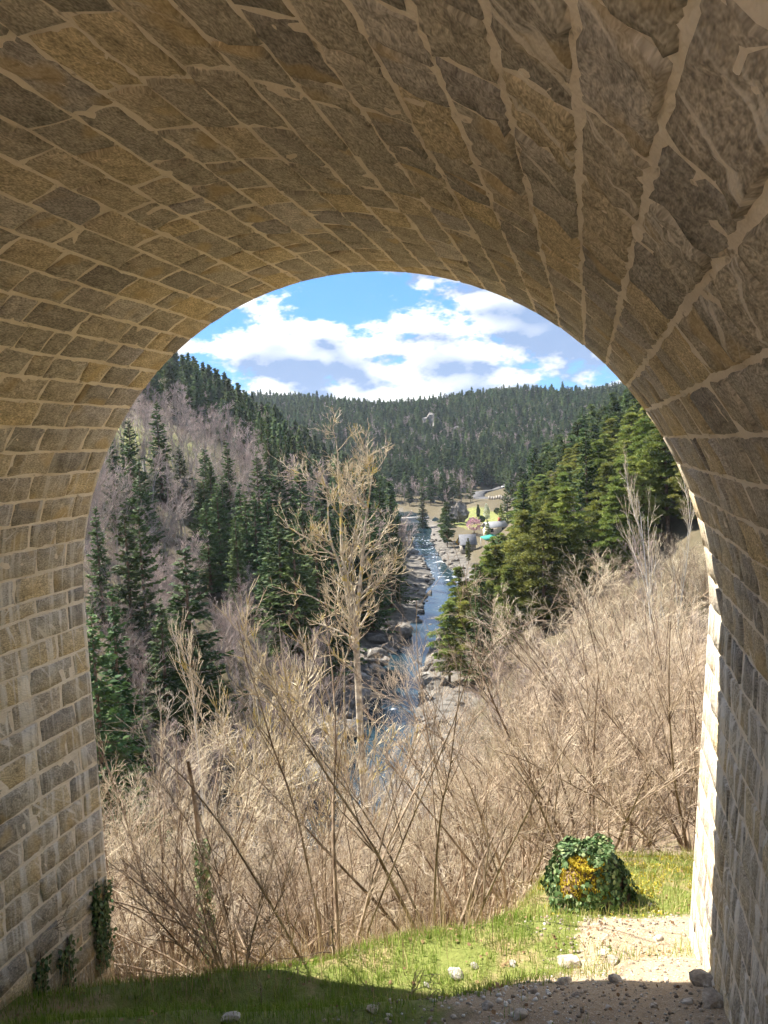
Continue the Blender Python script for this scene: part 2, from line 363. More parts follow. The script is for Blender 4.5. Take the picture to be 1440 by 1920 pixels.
# ------------------------------------------------------------------ viaduct: vault, piers, spandrel
RAD, MOUTH, REAR = 4.0, 9.064, -0.6
BL, BR = 0.004, 0.066
def stone_mat():
    mm, t, b = mat('granite_block')
    uv = t.new('ShaderNodeAttribute', attribute_name='st').outputs['Vector']      # arc, axis, per-stone offset
    uv0 = t.vmath('MULTIPLY', uv, (1.0, 1.0, 0.0))
    ra = t.new('ShaderNodeAttribute', attribute_name='rnd').outputs['Vector']
    rs = t.new('ShaderNodeSeparateXYZ'); t.l.new(ra, rs.inputs[0]); r1, r2, wet = rs.outputs
    ed = t.new('ShaderNodeAttribute', attribute_name='edge').outputs['Fac']
    uvc = t.vmath('MULTIPLY', uv, (1.0, 0.42, 1.0))
    base = t.ramp(r1, [(0.0, (0.28, 0.248, 0.204)), (0.22, (0.43, 0.377, 0.29)), (0.45, (0.365, 0.316, 0.242)), (0.62, (0.45, 0.378, 0.27)), (0.8, (0.53, 0.42, 0.25)), (0.9, (0.34, 0.305, 0.268)), (1.0, (0.50, 0.442, 0.362))])
    g1 = t.noise(uvc, 75, 1, 0.7); g2 = t.noise(uvc, 10, 3, 0.7)
    c = t.mix(1.0, base, t.rng(g1, 0.3, 0.72, 0.62, 1.4, False), 'MULTIPLY')
    c = t.mix(1.0, c, t.rng(g2, 0.3, 0.7, 0.75, 1.25, False), 'MULTIPLY')
    c = t.mix(t.rng(t.noise(uv, 2.3, 1, 0.6), 0.58, 0.72, 0, 0.5), c, (0.52, 0.37, 0.17))
    # chisel furrows, slanting across each block
    ang = t.math('ADD', 0.62, t.math('MULTIPLY', t.math('SUBTRACT', r2, 0.5), 0.7))
    rot = t.new('ShaderNodeVectorRotate', rotation_type='Z_AXIS'); t.l.new(uv, rot.inputs['Vector']); t.l.new(ang, rot.inputs['Angle'])
    fur = t.noise(t.mapping(rot.outputs[0], scale=(6, 17, 1)), 1.0, 1, 0.55)
    fur2 = t.noise(t.mapping(rot.outputs[0], scale=(1.5, 11, 1)), 1.0, 2, 0.6)
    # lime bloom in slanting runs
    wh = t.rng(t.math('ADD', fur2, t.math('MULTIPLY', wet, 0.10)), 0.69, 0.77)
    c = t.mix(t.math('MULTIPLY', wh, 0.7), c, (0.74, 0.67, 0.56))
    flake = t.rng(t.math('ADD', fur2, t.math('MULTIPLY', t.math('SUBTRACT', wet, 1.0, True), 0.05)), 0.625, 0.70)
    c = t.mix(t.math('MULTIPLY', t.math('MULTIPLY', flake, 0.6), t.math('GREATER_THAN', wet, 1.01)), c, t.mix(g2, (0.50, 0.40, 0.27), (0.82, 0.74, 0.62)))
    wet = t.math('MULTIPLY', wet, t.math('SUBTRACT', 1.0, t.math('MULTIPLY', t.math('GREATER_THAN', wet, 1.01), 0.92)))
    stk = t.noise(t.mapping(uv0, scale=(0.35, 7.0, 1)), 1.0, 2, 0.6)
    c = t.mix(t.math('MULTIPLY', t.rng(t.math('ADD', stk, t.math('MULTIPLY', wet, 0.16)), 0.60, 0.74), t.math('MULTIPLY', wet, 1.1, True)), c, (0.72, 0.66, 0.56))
    dark = t.rng(fur, 0.24, 0.40, 0.72, 1.0)
    c = t.mix(1.0, c, dark, 'MULTIPLY')
    # mortar smeared over the arrises
    sm = t.rng(t.math('ADD', ed, t.math('MULTIPLY', t.math('SUBTRACT', g2, 0.5), 1.7)), 0.80, 1.0)
    c = t.mix(sm, c, (0.70, 0.60, 0.46))
    t.l.new(c, b.inputs['Base Color']); b.inputs['Roughness'].default_value = 0.92; b.inputs['Specular IOR Level'].default_value = 0.15
    h = t.math('ADD', t.math('MULTIPLY', fur, t.rng(r2, 0.3, 0.95, 0.0, 0.42)), t.math('MULTIPLY', g2, 0.9))
    h = t.math('ADD', h, t.math('MULTIPLY', g1, 0.3))
    bump(t, b, h, 0.02)
    return mm
def mortar_mat():
    mm, t, b = mat('lime_mortar'); P = t.new('ShaderNodeAttribute', attribute_name='st').outputs['Vector']
    n = t.noise(t.vmath('MULTIPLY', P, (1.0, 0.42, 1.0)), 14, 3, 0.7); n3 = t.noise(P, 1.3, 1, 0.6)
    c = t.mix(n, (0.66, 0.56, 0.43), (0.82, 0.72, 0.57))
    c = t.mix(t.rng(n3, 0.5, 0.68, 0, 0.5), c, (0.56, 0.465, 0.345))
    c = t.mix(t.rng(n, 0.60, 0.70, 0, 0.8), c, (0.80, 0.72, 0.60))
    c = t.mix(t.rng(n, 0.40, 0.28, 0, 0.75), c, (0.22, 0.17, 0.11))
    t.l.new(c, b.inputs['Base Color']); b.inputs['Roughness'].default_value = 0.95; b.inputs['Specular IOR Level'].default_value = 0.1
    bump(t, b, n, 0.018)
    return mm
M_STONE, M_MORTAR = stone_mat(), mortar_mat()
def vault_pt(s, y, n):          # s: arc length from the right springing, n: into the opening
    ph = s / RAD; r = RAD - n
    return np.stack([r * np.cos(ph), y + 0 * s, r * np.sin(ph)], -1)
def right_pt(s, y, n):          # s <= 0 going down
    return np.stack([RAD + BR * s - n, y + 0 * s, s + 0 * y], -1)
def left_pt(s, y, n):           # s measured upwards from the left springing (negative)
    return np.stack([-RAD - BL * s + n, y + 0 * s, s + 0 * y], -1)
def make_stone(fn, s0, s1, y0, y1, rng, fine=False, wet=0.0, rough=0.012):
    ns, ny = (8, 10) if fine else (5, 6)
    g = 0.006
    a = np.linspace(0, 1, ns); bq = np.linspace(0, 1, ny)
    # border rings close to the edge
    a = np.concatenate([[0], np.linspace(0.06, 0.94, ns - 2), [1]]); bq = np.concatenate([[0], np.linspace(0.035, 0.965, ny - 2), [1]])
    S, Y = np.meshgrid(a, bq, indexing='ij')
    js = rng.normal(0, 0.007, S.shape); jy = rng.normal(0, 0.009, S.shape)
    g4 = g + np.abs(rng.normal(0, 0.005, 4))
    sk = rng.normal(0, 0.022, 2)
    s = s0 + g4[0] + S * (s1 - s0 - g4[0] - g4[1]) + js
    yy0 = y0 + g4[2] + sk[0] * (S - 0.5); yy1 = y1 - g4[3] + sk[1] * (S - 0.5)
    y = yy0 + Y * (yy1 - yy0) + jy
    y = np.where((Y == 1) & (y1 >= MOUTH), MOUTH, y)
    bord = (S == 0) | (S == 1) | (Y == 0) | (Y == 1)
    tilt = rng.normal(0, 0.012, 2)
    n = 0.013 + rng.normal(0, rough * 0.55, S.shape) + tilt[0] * (S - 0.5) + tilt[1] * (Y - 0.5)
    n = np.where(bord, -0.007 + rng.normal(0, 0.003, S.shape), np.maximum(n, 0.003))
    if y1 >= MOUTH: n = np.where(bord & (Y < 1), n, 0.008 + 0.35 * (np.where(Y == 1, 0.008, n) - 0.008))
    V = fn(s, y, n).reshape(-1, 3)
    k = np.arange(ns * ny).reshape(ns, ny)
    F = np.stack([k[:-1, :-1], k[:-1, 1:], k[1:, 1:], k[1:, :-1]], -1).reshape(-1, 4)
    st = np.stack([s, y, np.full_like(s, rng.uniform(0, 90))], -1).reshape(-1, 3)
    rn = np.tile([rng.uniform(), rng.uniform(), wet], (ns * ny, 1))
    ed = np.where(bord, 1.0, 0.0)
    ed = np.maximum(ed, 0.25 * ((S < 0.07) | (S > 0.93) | (Y < 0.04) | (Y > 0.96))).ravel()
    # the mouth face of the end blocks
    if y1 >= MOUTH:
        e = k[:, -1]; back = fn(s[:, -1], y[:, -1], np.full(ns, -0.30))
        m0 = len(V); V = np.concatenate([V, back]); st = np.concatenate([st, st[e]]); rn = np.concatenate([rn, rn[e]]); ed = np.concatenate([ed, 0 * ed[e]])
        q = np.arange(m0, m0 + ns)
        F = np.concatenate([F, np.stack([e[:-1], q[:-1], q[1:], e[1:]], -1)])
        ed[e] = 0.3
    return V, F, st, rn, ed
def bed(fn, s0, s1, ds, name, parent, flip):
    ss = np.linspace(s0, s1, int(round((s1 - s0) / ds)) + 1); yy = np.linspace(REAR, MOUTH - 0.004, 130)
    S, Y = np.meshgrid(ss, yy, indexing='ij')
    r = np.random.RandomState(3)
    n = 0.002 + 0.0025 * r.normal(0, 1, S.shape)
    V = fn(S, Y, n).reshape(-1, 3); k = np.arange(S.size).reshape(S.shape)
    F = np.stack([k[:-1, :-1], k[:-1, 1:], k[1:, 1:], k[1:, :-1]], -1).reshape(-1, 4)
    if flip: F = F[:, ::-1]
    st = np.stack([S, Y, 0 * S], -1).reshape(-1, 3)
    return obj(name, mesh_from(name, V, F, [M_MORTAR], True, {'st': st}), parent)
def lay(fn, bounds, rng, part, limit, longer=1.0, fine_px=9000, whitenf=None, rough=0.012, flip=False):
    stones = []
    for i in range(len(bounds) - 1):
        s0, s1 = bounds[i], bounds[i + 1]
        y = MOUTH; first = True
        while y > REAR:
            L = (0.62 if (i % 2) else 0.36) if first else float(np.clip(rng.normal(0.60, 0.17), 0.30, 1.0)) * longer
            L *= rng.uniform(0.93, 1.07) if first else 1.0
            y0 = max(y - L, REAR)
            if y0 - REAR < 0.2: y0 = REAR
            P = np.array([fn(np.array(a), np.array(b), 0.0) for a, b in ((s0, y0), (s1, y0), (s1, y), (s0, y))])
            X, Yp, Z = pix(P)
            ar = 0.0
            if (Z > 0.15).all():
                cx, cy_ = np.clip(X, 0, 1440), np.clip(Yp, 0, 1920)
                ar = 0.5 * abs(sum(cx[q] * cy_[(q + 1) % 4] - cx[(q + 1) % 4] * cy_[q] for q in range(4)))
            elif (Z > 0.02).any() and Yp.max() > 0: ar = 0.0
            stones.append([ar, s0, s1, y0, y]); y = y0; first = False
    order = sorted(range(len(stones)), key=lambda q: -stones[q][0])
    V2, F2, S2, R2, E2, n2 = [], [], [], [], [], 0
    for rank, q in enumerate(order):
        ar, s0, s1, y0, y1 = stones[q]
        V, F, st, rn, ed = make_stone(fn, s0, s1, y0, y1, rng, ar > fine_px, whitenf(s0, y1) if whitenf else 0.0, rough)
        if flip: F = F[:, ::-1]
        if rank < limit and ar > 60:
            obj('stone', mesh_from('stone', V, F, [M_STONE], True, {'st': st, 'rnd': rn, 'edge': ed}), part)
        else:
            V2.append(V); F2.append(F + n2); S2.append(st); R2.append(rn); E2.append(ed); n2 += len(V)
    if V2:
        obj('masonry', mesh_from('masonry', np.concatenate(V2), np.concatenate(F2), [M_STONE], True, {'st': np.concatenate(S2), 'rnd': np.concatenate(R2), 'edge': np.concatenate(E2)}), part, kind='stuff')
def build_viaduct():
    rng = np.random.RandomState(11)
    th = thing('viaduct', 'brown granite viaduct arch whose barrel vault frames the valley', 'viaduct')
    deg = [0, 4.7, 9.36, 14.02, 18.4, 23.27, 27.87, 32.78, 37.67, 42.53, 47.04, 51.83, 56.57, 61.2, 65.83, 70.47, 75.1, 79.73, 84.37, 89.0, 93.59, 98.51, 103.2, 107.9, 112.6, 117.4, 122.08, 126.7, 131.27, 135.7, 140.09, 144.85, 149.61, 154.03, 158.78, 163.13, 167.85, 172.6, 177.1, 180]
    v = bed(vault_pt, 0, RAD * math.pi, RAD * math.pi / 120, 'vault', th, False)
    def whitenv(s, y):
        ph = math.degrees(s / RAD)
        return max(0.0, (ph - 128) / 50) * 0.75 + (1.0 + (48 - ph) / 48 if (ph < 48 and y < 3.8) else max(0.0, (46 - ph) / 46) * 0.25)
    lay(vault_pt, [math.radians(d) * RAD for d in deg], rng, v, 300, whitenf=whitenv, rough=0.013)
    p = bed(left_pt, -15, 0, 0.33, 'pier', th, True); p['label'] = 'left pier, streaked with pale lime'
    lay(left_pt, list(-0.012 - 0.326 * np.arange(0, 46)[::-1]), rng, p, 120, 1.05, whitenf=lambda s, y: 0.7 if -4 < s < 0.2 and y > 7.4 else 0.4, rough=0.018, flip=True)
    p = bed(right_pt, -15, 0, 0.33, 'pier', th, False); p['label'] = 'right pier, partly sunlit'
    lay(right_pt, list(-0.33 * np.arange(0, 46)[::-1]), rng, p, 80, 1.2, whitenf=lambda s, y: 0.75, rough=0.009)  # lime streaks, set heavy so their colour also carries the sunlit whiteness
    # spandrels, back of the vault and the deck on top
    for yf, nm, sg in ((MOUTH - 0.02, 'spandrel', 1), (REAR, 'spandrel', -1)):
        mb = MB(); N = 48
        ph = np.linspace(0, math.pi, N)
        inner = np.concatenate([[[RAD + 0.01 - BR * 15, -15]], np.stack([(RAD + 0.015) * np.cos(ph), (RAD + 0.015) * np.sin(ph)], -1), [[-RAD - 0.015, -15]]])
        outer = np.array([[9.2, -15]] + [[max(-9.2, min(9.2, 14 * math.cos(a))), min(5.6, max(0, 14 * math.sin(a)))] for a in ph] + [[-9.2, -15]])
        n = len(inner); V = np.concatenate([np.column_stack([inner[:, 0], np.full(n, yf), inner[:, 1]]), np.column_stack([outer[:, 0], np.full(n, yf), outer[:, 1]])])
        k = np.arange(n - 1); F = np.stack([k, k + n, k + n + 1, k + 1], -1)
        mb.add(V, F if sg < 0 else F[:, ::-1])
        obj(nm, mesh_from(nm, V, F, [M_WALL]), th)
    mb = MB(); mb.box((0, (MOUTH + REAR) / 2, 5.86), (9.4, (MOUTH - REAR) / 2 + 0.12, 0.255)); obj('deck', mb.mesh('deck', [M_WALL]), th)
    for sx in (-1, 1):
        mb = MB(); mb.box((sx * 9.2, (MOUTH + REAR) / 2, -4.7), (0.05, (MOUTH - REAR) / 2 - 0.05, 10.2)); obj('abutment_face', mb.mesh('abutment_face', [M_WALL]), th)
M_WALL = simple('dressed_granite', (0.42, 0.36, 0.28), 0.3, 3.0, bmp=0.02)
build_viaduct()
# ------------------------------------------------------------------ vegetation materials
def leaf_mat(name, dark, light, trans=0.3, var=0.35):
    mm, t, b = mat(name); oi = t.new('ShaderNodeObjectInfo'); g = t.new('ShaderNodeNewGeometry')
    n = t.noise(g.outputs['Position'], 0.7, 3, 0.6)
    c = t.mix(t.rng(n, 0.3, 0.7), dark, light)
    c = t.mix(1.0, c, t.rng(oi.outputs['Random'], 0, 1, 1 - var, 1 + var, False), 'MULTIPLY')
    hs = t.new('ShaderNodeHueSaturation'); t.l.new(c, hs.inputs['Color']); t.l.new(t.rng(t.math('FRACT', t.math('MULTIPLY', oi.outputs['Random'], 7.3)), 0, 1, 0.475, 0.525, False), hs.inputs['Hue'])
    c = hs.outputs[0]
    t.l.new(c, b.inputs['Base Color']); b.inputs['Roughness'].default_value = 0.7
    tr = t.new('ShaderNodeBsdfTranslucent'); t.l.new(c, tr.inputs[0])
    mx = t.new('ShaderNodeMixShader'); mx.inputs[0].default_value = trans
    t.l.new(b.outputs[0], mx.inputs[1]); t.l.new(tr.outputs[0], mx.inputs[2]); t.l.new(mx.outputs[0], t.n['Material Output'].inputs[0])
    return mm
def bark_mat(name, a, c2, scale=4.0, third=None, var=0.2):
    mm, t, b = mat(name); g = t.new('ShaderNodeNewGeometry'); oi = t.new('ShaderNodeObjectInfo')
    n = t.noise(g.outputs['Position'], scale, 5, 0.65)
    c = t.mix(t.rng(n, 0.35, 0.65), a, c2)
    if third: c = t.mix(t.rng(t.noise(g.outputs['Position'], scale * 0.45, 4), third[1], third[1] + 0.08), c, third[0])
    c = t.mix(1.0, c, t.rng(oi.outputs['Random'], 0, 1, 1 - var, 1 + var, False), 'MULTIPLY')
    t.l.new(c, b.inputs['Base Color']); bump(t, b, n, 0.03)
    return mm
M_FIR = leaf_mat('fir_needles', (0.034, 0.068, 0.022), (0.085, 0.130, 0.036), 0.18)
M_PINE = leaf_mat('pine_needles', (0.120, 0.160, 0.040), (0.260, 0.285, 0.070), 0.32)
M_FARC = leaf_mat('far_conifer_needles', (0.060, 0.100, 0.040), (0.135, 0.175, 0.062), 0.22, 0.45)
M_BARK = bark_mat('conifer_bark', (0.10, 0.07, 0.05), (0.22, 0.15, 0.10))
M_GREY = bark_mat('grey_bark', (0.17, 0.15, 0.13), (0.34, 0.31, 0.28))
M_TWIG_P = bark_mat('purple_grey_twigs', (0.30, 0.235, 0.215), (0.44, 0.36, 0.325), 0.3, var=0.3)
M_TWIG_R = bark_mat('reddish_hazel_twigs', (0.37, 0.285, 0.20), (0.56, 0.46, 0.345), 0.8, var=0.2)
M_TWIG_D = bark_mat('dark_hazel_twigs', (0.19, 0.14, 0.11), (0.34, 0.27, 0.21), 0.8, var=0.2)
M_TWIG_G = bark_mat('greyish_hazel_twigs', (0.38, 0.32, 0.25), (0.62, 0.54, 0.44), 0.8, var=0.2)
M_TWIG_T = bark_mat('tan_hazel_twigs', (0.42, 0.345, 0.24), (0.64, 0.555, 0.41), 0.8, var=0.18)
M_STEM_H = bark_mat('hazel_stems', (0.13, 0.085, 0.055), (0.36, 0.28, 0.20), 3.0, var=0.2)
M_LICH = bark_mat('lichened_bark', (0.22, 0.185, 0.14), (0.46, 0.41, 0.32), 5.0, ((0.40, 0.31, 0.10), 0.56))
M_LICHT = bark_mat('lichened_twigs', (0.42, 0.34, 0.21), (0.60, 0.52, 0.38), 2.0, ((0.46, 0.36, 0.12), 0.56))
M_IVY = leaf_mat('ivy_leaf', (0.035, 0.075, 0.022), (0.16, 0.22, 0.08), 0.15, 0.1)
M_BIRCH = bark_mat('pale_bark', (0.45, 0.42, 0.38), (0.62, 0.60, 0.56), 2.0)

# ------------------------------------------------------------------ tree shapes
def tufts(rng, C, D, L, W):
    """rhombic needle sprays"""
    D = norm(D); q = rng.normal(0, 1, D.shape); q -= (q * D).sum(-1, keepdims=True) * D; q = norm(q * np.array([1, 1, 0.45]))
    L = L[:, None]; W = W[:, None]
    V = np.stack([C - D * L * 0.5, C + q * W * 0.5 - D * L * 0.05, C + D * L * 0.5, C - q * W * 0.5 - D * L * 0.05], 1).reshape(-1, 3)
    F = np.arange(len(V)).reshape(-1, 4); return V, F
def fir_shape(rng, h=16.0, rb=2.9, dens=1.0, tl=0.50):
    C, D, L, W = [], [], [], []
    n = int(h * 2.6); br = []
    for i in range(n):
        t = 0.05 + 0.93 * (i + rng.uniform(0, 0.8)) / n
        r = rb * (1 - t) ** 0.8 * rng.uniform(0.75, 1.12) + 0.12
        nb = max(4, int(9 * (1 - 0.5 * t)))
        for j in range(nb):
            a = rng.uniform(0, 2 * math.pi); rr = r * rng.uniform(0.55, 1.18)
            k = max(4, int(rr / 0.085 * dens))
            s = np.linspace(0.18, 1, k) ** 0.85
            dz = (0.32 - 0.62 * (1 - t)) * rr * s + 0.16 * rr * s ** 3
            dirv = np.array([math.cos(a), math.sin(a), 0.0]); side = np.array([-math.sin(a), math.cos(a), 0])
            off = rng.uniform(-1, 1, k) * (0.30 * rr * (1.05 - s) + 0.07)
            P = dirv * (rr * s)[:, None] + side * off[:, None]; P[:, 2] = t * h + rng.normal(0, 0.22) + dz - 0.25 * np.abs(off) + rng.normal(0, 0.06, k)
            C.append(P); D.append(dirv * 1.0 + side * np.sign(off)[:, None] * rng.uniform(0.2, 0.9, (k, 1)) + np.array([0, 0, 1]) * rng.uniform(-0.35, 0.25, (k, 1)))
            L.append(rng.uniform(0.7, 1.3, k) * tl); W.append(rng.uniform(0.35, 0.6, k) * tl)
            br.append(([0, 0, t * h], P[-1] * np.array([0.8, 0.8, 1]) + np.array([0, 0, -0.05])))
    C = np.concatenate(C); D = np.concatenate(D)
    crown = tufts(rng, C, D, np.concatenate(L), np.concatenate(W))
    tp = np.array([[[0, 0, -1.2], [0, 0, h * 0.35], [0, 0, h * 0.7], [0, 0, h * 0.99]]]); trunk = tube(tp, np.array([[h * 0.016, h * 0.012, h * 0.007, 0.02]]), 7)
    bq = np.array([[a, b] for a, b in br[::2]], float); bt = tube(bq, np.tile([0.035, 0.01], (len(bq), 1)), 3)
    trunk = (np.concatenate([trunk[0], bt[0]]), np.concatenate([trunk[1], bt[1] + len(trunk[0])]))
    return trunk, crown
def pine_shape(rng, h=14.0, cr=2.6, n=38, per=190, tl=0.44, low=0.12):
    P, S = [], []
    lean = rng.normal(0, 0.02, 2)
    for i in range(n):
        t = low + (0.97 - low) * (i + rng.uniform(0, 1)) / n
        prof = math.sin(min(1.0, (t - low) / (1 - low) * 1.02 + 0.10) * math.pi * 0.93) ** 0.6
        prof = max(prof, 0.12) * (1.0 - 0.55 * max(0, (t - 0.45) / 0.55) ** 1.4)
        a = i * 2.4 + rng.uniform(-0.5, 0.5); r = cr * prof * rng.uniform(0.35, 0.85)
        P.append([math.cos(a) * r + lean[0] * h * t, math.sin(a) * r + lean[1] * h * t, t * h]); S.append(rng.uniform(0.55, 1.0) * (0.35 + 0.75 * prof) * cr * 0.5)
    P = np.array(P); S = np.array(S)
    P = np.concatenate([P, [[lean[0] * h, lean[1] * h, h * 0.97]]]); S = np.concatenate([S, [cr * 0.2]])
    C, D, L, W = [], [], [], []
    for p, s in zip(P, S):
        k = int(per * (0.5 + s)); d = norm(rng.normal(0, 1, (k, 3))); d[:, 2] = np.abs(d[:, 2]) * 0.9 - 0.25
        rad = s * rng.uniform(0.35, 1.0, k) ** 0.5
        C.append(p + d * rad[:, None] * np.array([1.15, 1.15, 0.62])); D.append(d + np.array([0, 0, 0.35]) + rng.normal(0, 0.35, (k, 3)))
        L.append(rng.uniform(0.7, 1.3, k) * tl); W.append(rng.uniform(0.3, 0.5, k) * tl)
    crown = tufts(rng, np.concatenate(C), np.concatenate(D), np.concatenate(L), np.concatenate(W))
    tp = np.array([[[0, 0, -1.2], [lean[0] * h * .3, lean[1] * h * .3, h * 0.3], [lean[0] * h * .7, lean[1] * h * .7, h * 0.7], [lean[0] * h, lean[1] * h, h * 0.97]]])
    trunk = tube(tp, np.array([[h * 0.014, h * 0.011, h * 0.007, 0.02]]), 6)
    b0 = np.stack([P[:, 0] * 0.02 + lean[0] * P[:, 2], P[:, 1] * 0.02 + lean[1] * P[:, 2], P[:, 2] - 0.35 * np.hypot(P[:, 0], P[:, 1])], -1)
    bt = tube(np.stack([b0, P], 1), np.tile([0.05, 0.02], (len(P), 1)), 4)
    return (np.concatenate([trunk[0], bt[0]]), np.concatenate([trunk[1], bt[1] + len(trunk[0])])), crown
def bare_shape(rng, h=11.0, spread=0.55, tw=0.012, m=(9, 7, 6), forks=1, up=0.06, trunk_t=0.35):
    P = np.zeros((forks, 3)); P[:, :2] = rng.normal(0, 0.12 * (forks > 1), (forks, 2)); P[:, 2] = -0.8
    D = np.tile([0, 0, 1.0], (forks, 1)) + rng.normal(0, 0.05 + 0.16 * (forks > 1), (forks, 3))
    L = h * rng.uniform(0.85, 1.0, forks) + 0.4
    p0, r0 = grow(rng, P, D, L, np.full(forks, h * 0.013), np.full(forks, 0.012), 8, 0.05, 0.04)
    a = kids(rng, p0, r0, L, m[0], trunk_t, 0.97, spread * 0.6, spread * 1.4, 0.42, 0.55, 0.4)
    p1, r1 = grow(rng, a[0], a[1], a[2], a[3], np.full(len(a[3]), tw), 5, 0.10, up)
    b = kids(rng, p1, r1, a[2], m[1], 0.2, 1.0, 0.35, 0.9, 0.48, 0.6, 0.3)
    p2, r2 = grow(rng, b[0], b[1], b[2], np.maximum(b[3], tw), np.full(len(b[3]), tw * 0.8), 3, 0.10, up)
    c = kids(rng, p2, r2, b[2], m[2], 0.15, 1.0, 0.35, 0.9, 0.62, 0.7, 0.3)
    p3, r3 = grow(rng, c[0], c[1], c[2], np.full(len(c[3]), tw * 0.8), np.full(len(c[3]), tw * 0.45), 2, 0.12, up)
    t0 = tube(p0, r0, 6); t1 = tube(p1, r1, 4); t2 = tube(p2, r2, 3); t3 = tube(p3, r3, 3)
    trunk = (np.concatenate([t0[0], t1[0]]), np.concatenate([t0[1], t1[1] + len(t0[0])]))
    crown = (np.concatenate([t2[0], t3[0]]), np.concatenate([t2[1], t3[1] + len(t2[0])]))
    return trunk, crown
def hazel_shape(rng, h=5.5, stems=15, tw=0.0031, m=(8, 6, 5), lean=0.55, droop=-0.02):
    az = rng.uniform(0, 2 * math.pi, stems); tl = rng.uniform(0.08, lean, stems)
    P = np.stack([np.cos(az) * 0.22 * rng.uniform(0.2, 1.3, stems), np.sin(az) * 0.22 * rng.uniform(0.2, 1.3, stems), np.full(stems, -0.5)], -1)
    D = np.stack([np.cos(az) * np.sin(tl), np.sin(az) * np.sin(tl), np.cos(tl)], -1)
    L = h * rng.uniform(0.6, 1.12, stems) + 0.5
    p0, r0 = grow(rng, P, D, L, rng.uniform(0.018, 0.042, stems), np.full(stems, 0.006), 9, 0.055, droop)
    a = kids(rng, p0, r0, L, m[0], 0.22, 0.98, 0.3, 0.85, 0.34, 0.6, 0.5)
    p1, r1 = grow(rng, a[0], a[1], a[2], np.maximum(a[3], tw * 1.4), np.full(len(a[3]), tw), 4, 0.10, 0.03)
    b = kids(rng, p1, r1, a[2], m[1], 0.15, 1.0, 0.35, 0.95, 0.5, 0.7, 0.2)
    p2, r2 = grow(rng, b[0], b[1], b[2], np.full(len(b[3]), tw), np.full(len(b[3]), tw * 0.8), 3, 0.14, 0.02)
    c = kids(rng, p2, r2, b[2], m[2], 0.1, 1.0, 0.3, 0.8, 0.6, 0.7, 0.1)
    p3, r3 = grow(rng, c[0], c[1], c[2], np.full(len(c[3]), tw * 0.8), np.full(len(c[3]), tw * 0.6), 2, 0.10, 0.0)
    t0 = tube(p0, r0, 5); t1 = tube(p1, r1, 4); t2 = tube(p2, r2, 3); t3 = tube(p3, r3, 3)
    return (np.concatenate([t0[0], t1[0]]), np.concatenate([t0[1], t1[1] + len(t0[0])])), (np.concatenate([t2[0], t3[0]]), np.concatenate([t2[1], t3[1] + len(t2[0])]))
def pair(name, shp, mt, mc):
    return mesh_from(name + '_trunk', shp[0][0], shp[0][1], [mt], True), mesh_from(name + '_crown', shp[1][0], shp[1][1], [mc])
FIRS = [pair('fir', fir_shape(np.random.RandomState(20 + i), 16, 2.8 + 0.4 * i), M_BARK, M_FIR) for i in range(4)]
PINES = [pair('pine', pine_shape(np.random.RandomState(30 + i), 14, 2.4 + 0.25 * i), M_BARK, M_PINE) for i in range(4)]
BARES = [pair('bare', bare_shape(np.random.RandomState(40 + i), 11, 0.55 + 0.08 * i, 0.014, forks=1 + i % 2), M_GREY, M_TWIG_P) for i in range(4)]
HAZELS = [pair('hazel', hazel_shape(np.random.RandomState(50 + i), 5.5, 14 + i, lean=0.5 + 0.14 * (i % 3)), M_STEM_H, [M_TWIG_T, M_TWIG_R, M_TWIG_G, M_TWIG_T, M_TWIG_D, M_TWIG_R][i]) for i in range(6)]
H0 = {'fir': 16.0, 'pine': 14.0, 'bare': 11.0, 'hazel': 5.5}
rngP = np.random.RandomState(77)
def plant(name, kind, proto, x, y, h, label, cat, group=None, wide=1.0, zoff=0.0):
    s = h / H0[kind]
    o = thing(name, label, cat, (x, y, float(hz(x, y)) + zoff), rngP.uniform(0, 6.28), (s * wide, s * wide, s), group)
    obj('trunk' if kind != 'hazel' else 'stems', proto[0], o); obj('crown' if kind != 'hazel' else 'twigs', proto[1], o)
    return o
def plant_px(name, kind, proto, px, py, v, label, cat, group=None, wide=1.0, hmin=5, hmax=24):
    P = at(px, py, v); h = float(np.clip(P[2] - float(hz(P[0], P[1])), hmin, hmax))
    return plant(name, kind, proto, P[0], P[1], h, label, cat, group, wide)

# dark firs on the left bank, each placed where it stands
fl = [(178, 950, 78, 'dark fir half hidden by the left pier', 0, 0.95), (232, 955, 70, 'tall dark fir, left of a close pair by the left pier', 1, 0.95),
      (257, 938, 74, 'tallest dark fir beside the left pier, right of a close pair', 2, 0.8), (345, 1022, 66, 'broad dark fir standing alone amid bare trees by the left bank', 3, 1.1),
      (208, 1103, 58, 'small bluish fir in front of the tall dark firs', 0, 0.9), (300, 1130, 62, 'dark fir filling the gap between the tall pair and the broad fir', 1, 1.1),
      (170, 1150, 52, 'light green young fir peeping past the left pier', 2, 1.0)]
for px, py, v, lab, i, w in fl: plant_px('fir_tree', 'fir', FIRS[i], px, py, v, lab, 'fir tree', wide=w)
mid = [(425, 828, 152), (392, 862, 145), (372, 905, 132), (415, 890, 138), (448, 905, 134), (405, 905, 122), (480, 848, 150), (520, 850, 152), (458, 925, 125), (476, 930, 120), (500, 920, 122),
       (535, 940, 118), (565, 930, 112), (520, 960, 100), (548, 985, 98), (590, 985, 104), (618, 960, 112), (650, 930, 128), (600, 900, 135), (560, 870, 150), (690, 940, 132), (500, 985, 106), (728, 962, 150), (385, 940, 118), (440, 965, 112)]
for i, (px, py, v) in enumerate(mid):
    plant_px('fir_tree', 'fir', FIRS[i % 4], px, py, v * 0.86, 'dark green fir in the cluster behind the tall lichened tree', 'fir tree', 'fir cluster on the left bank', 1.15, 8, 20)
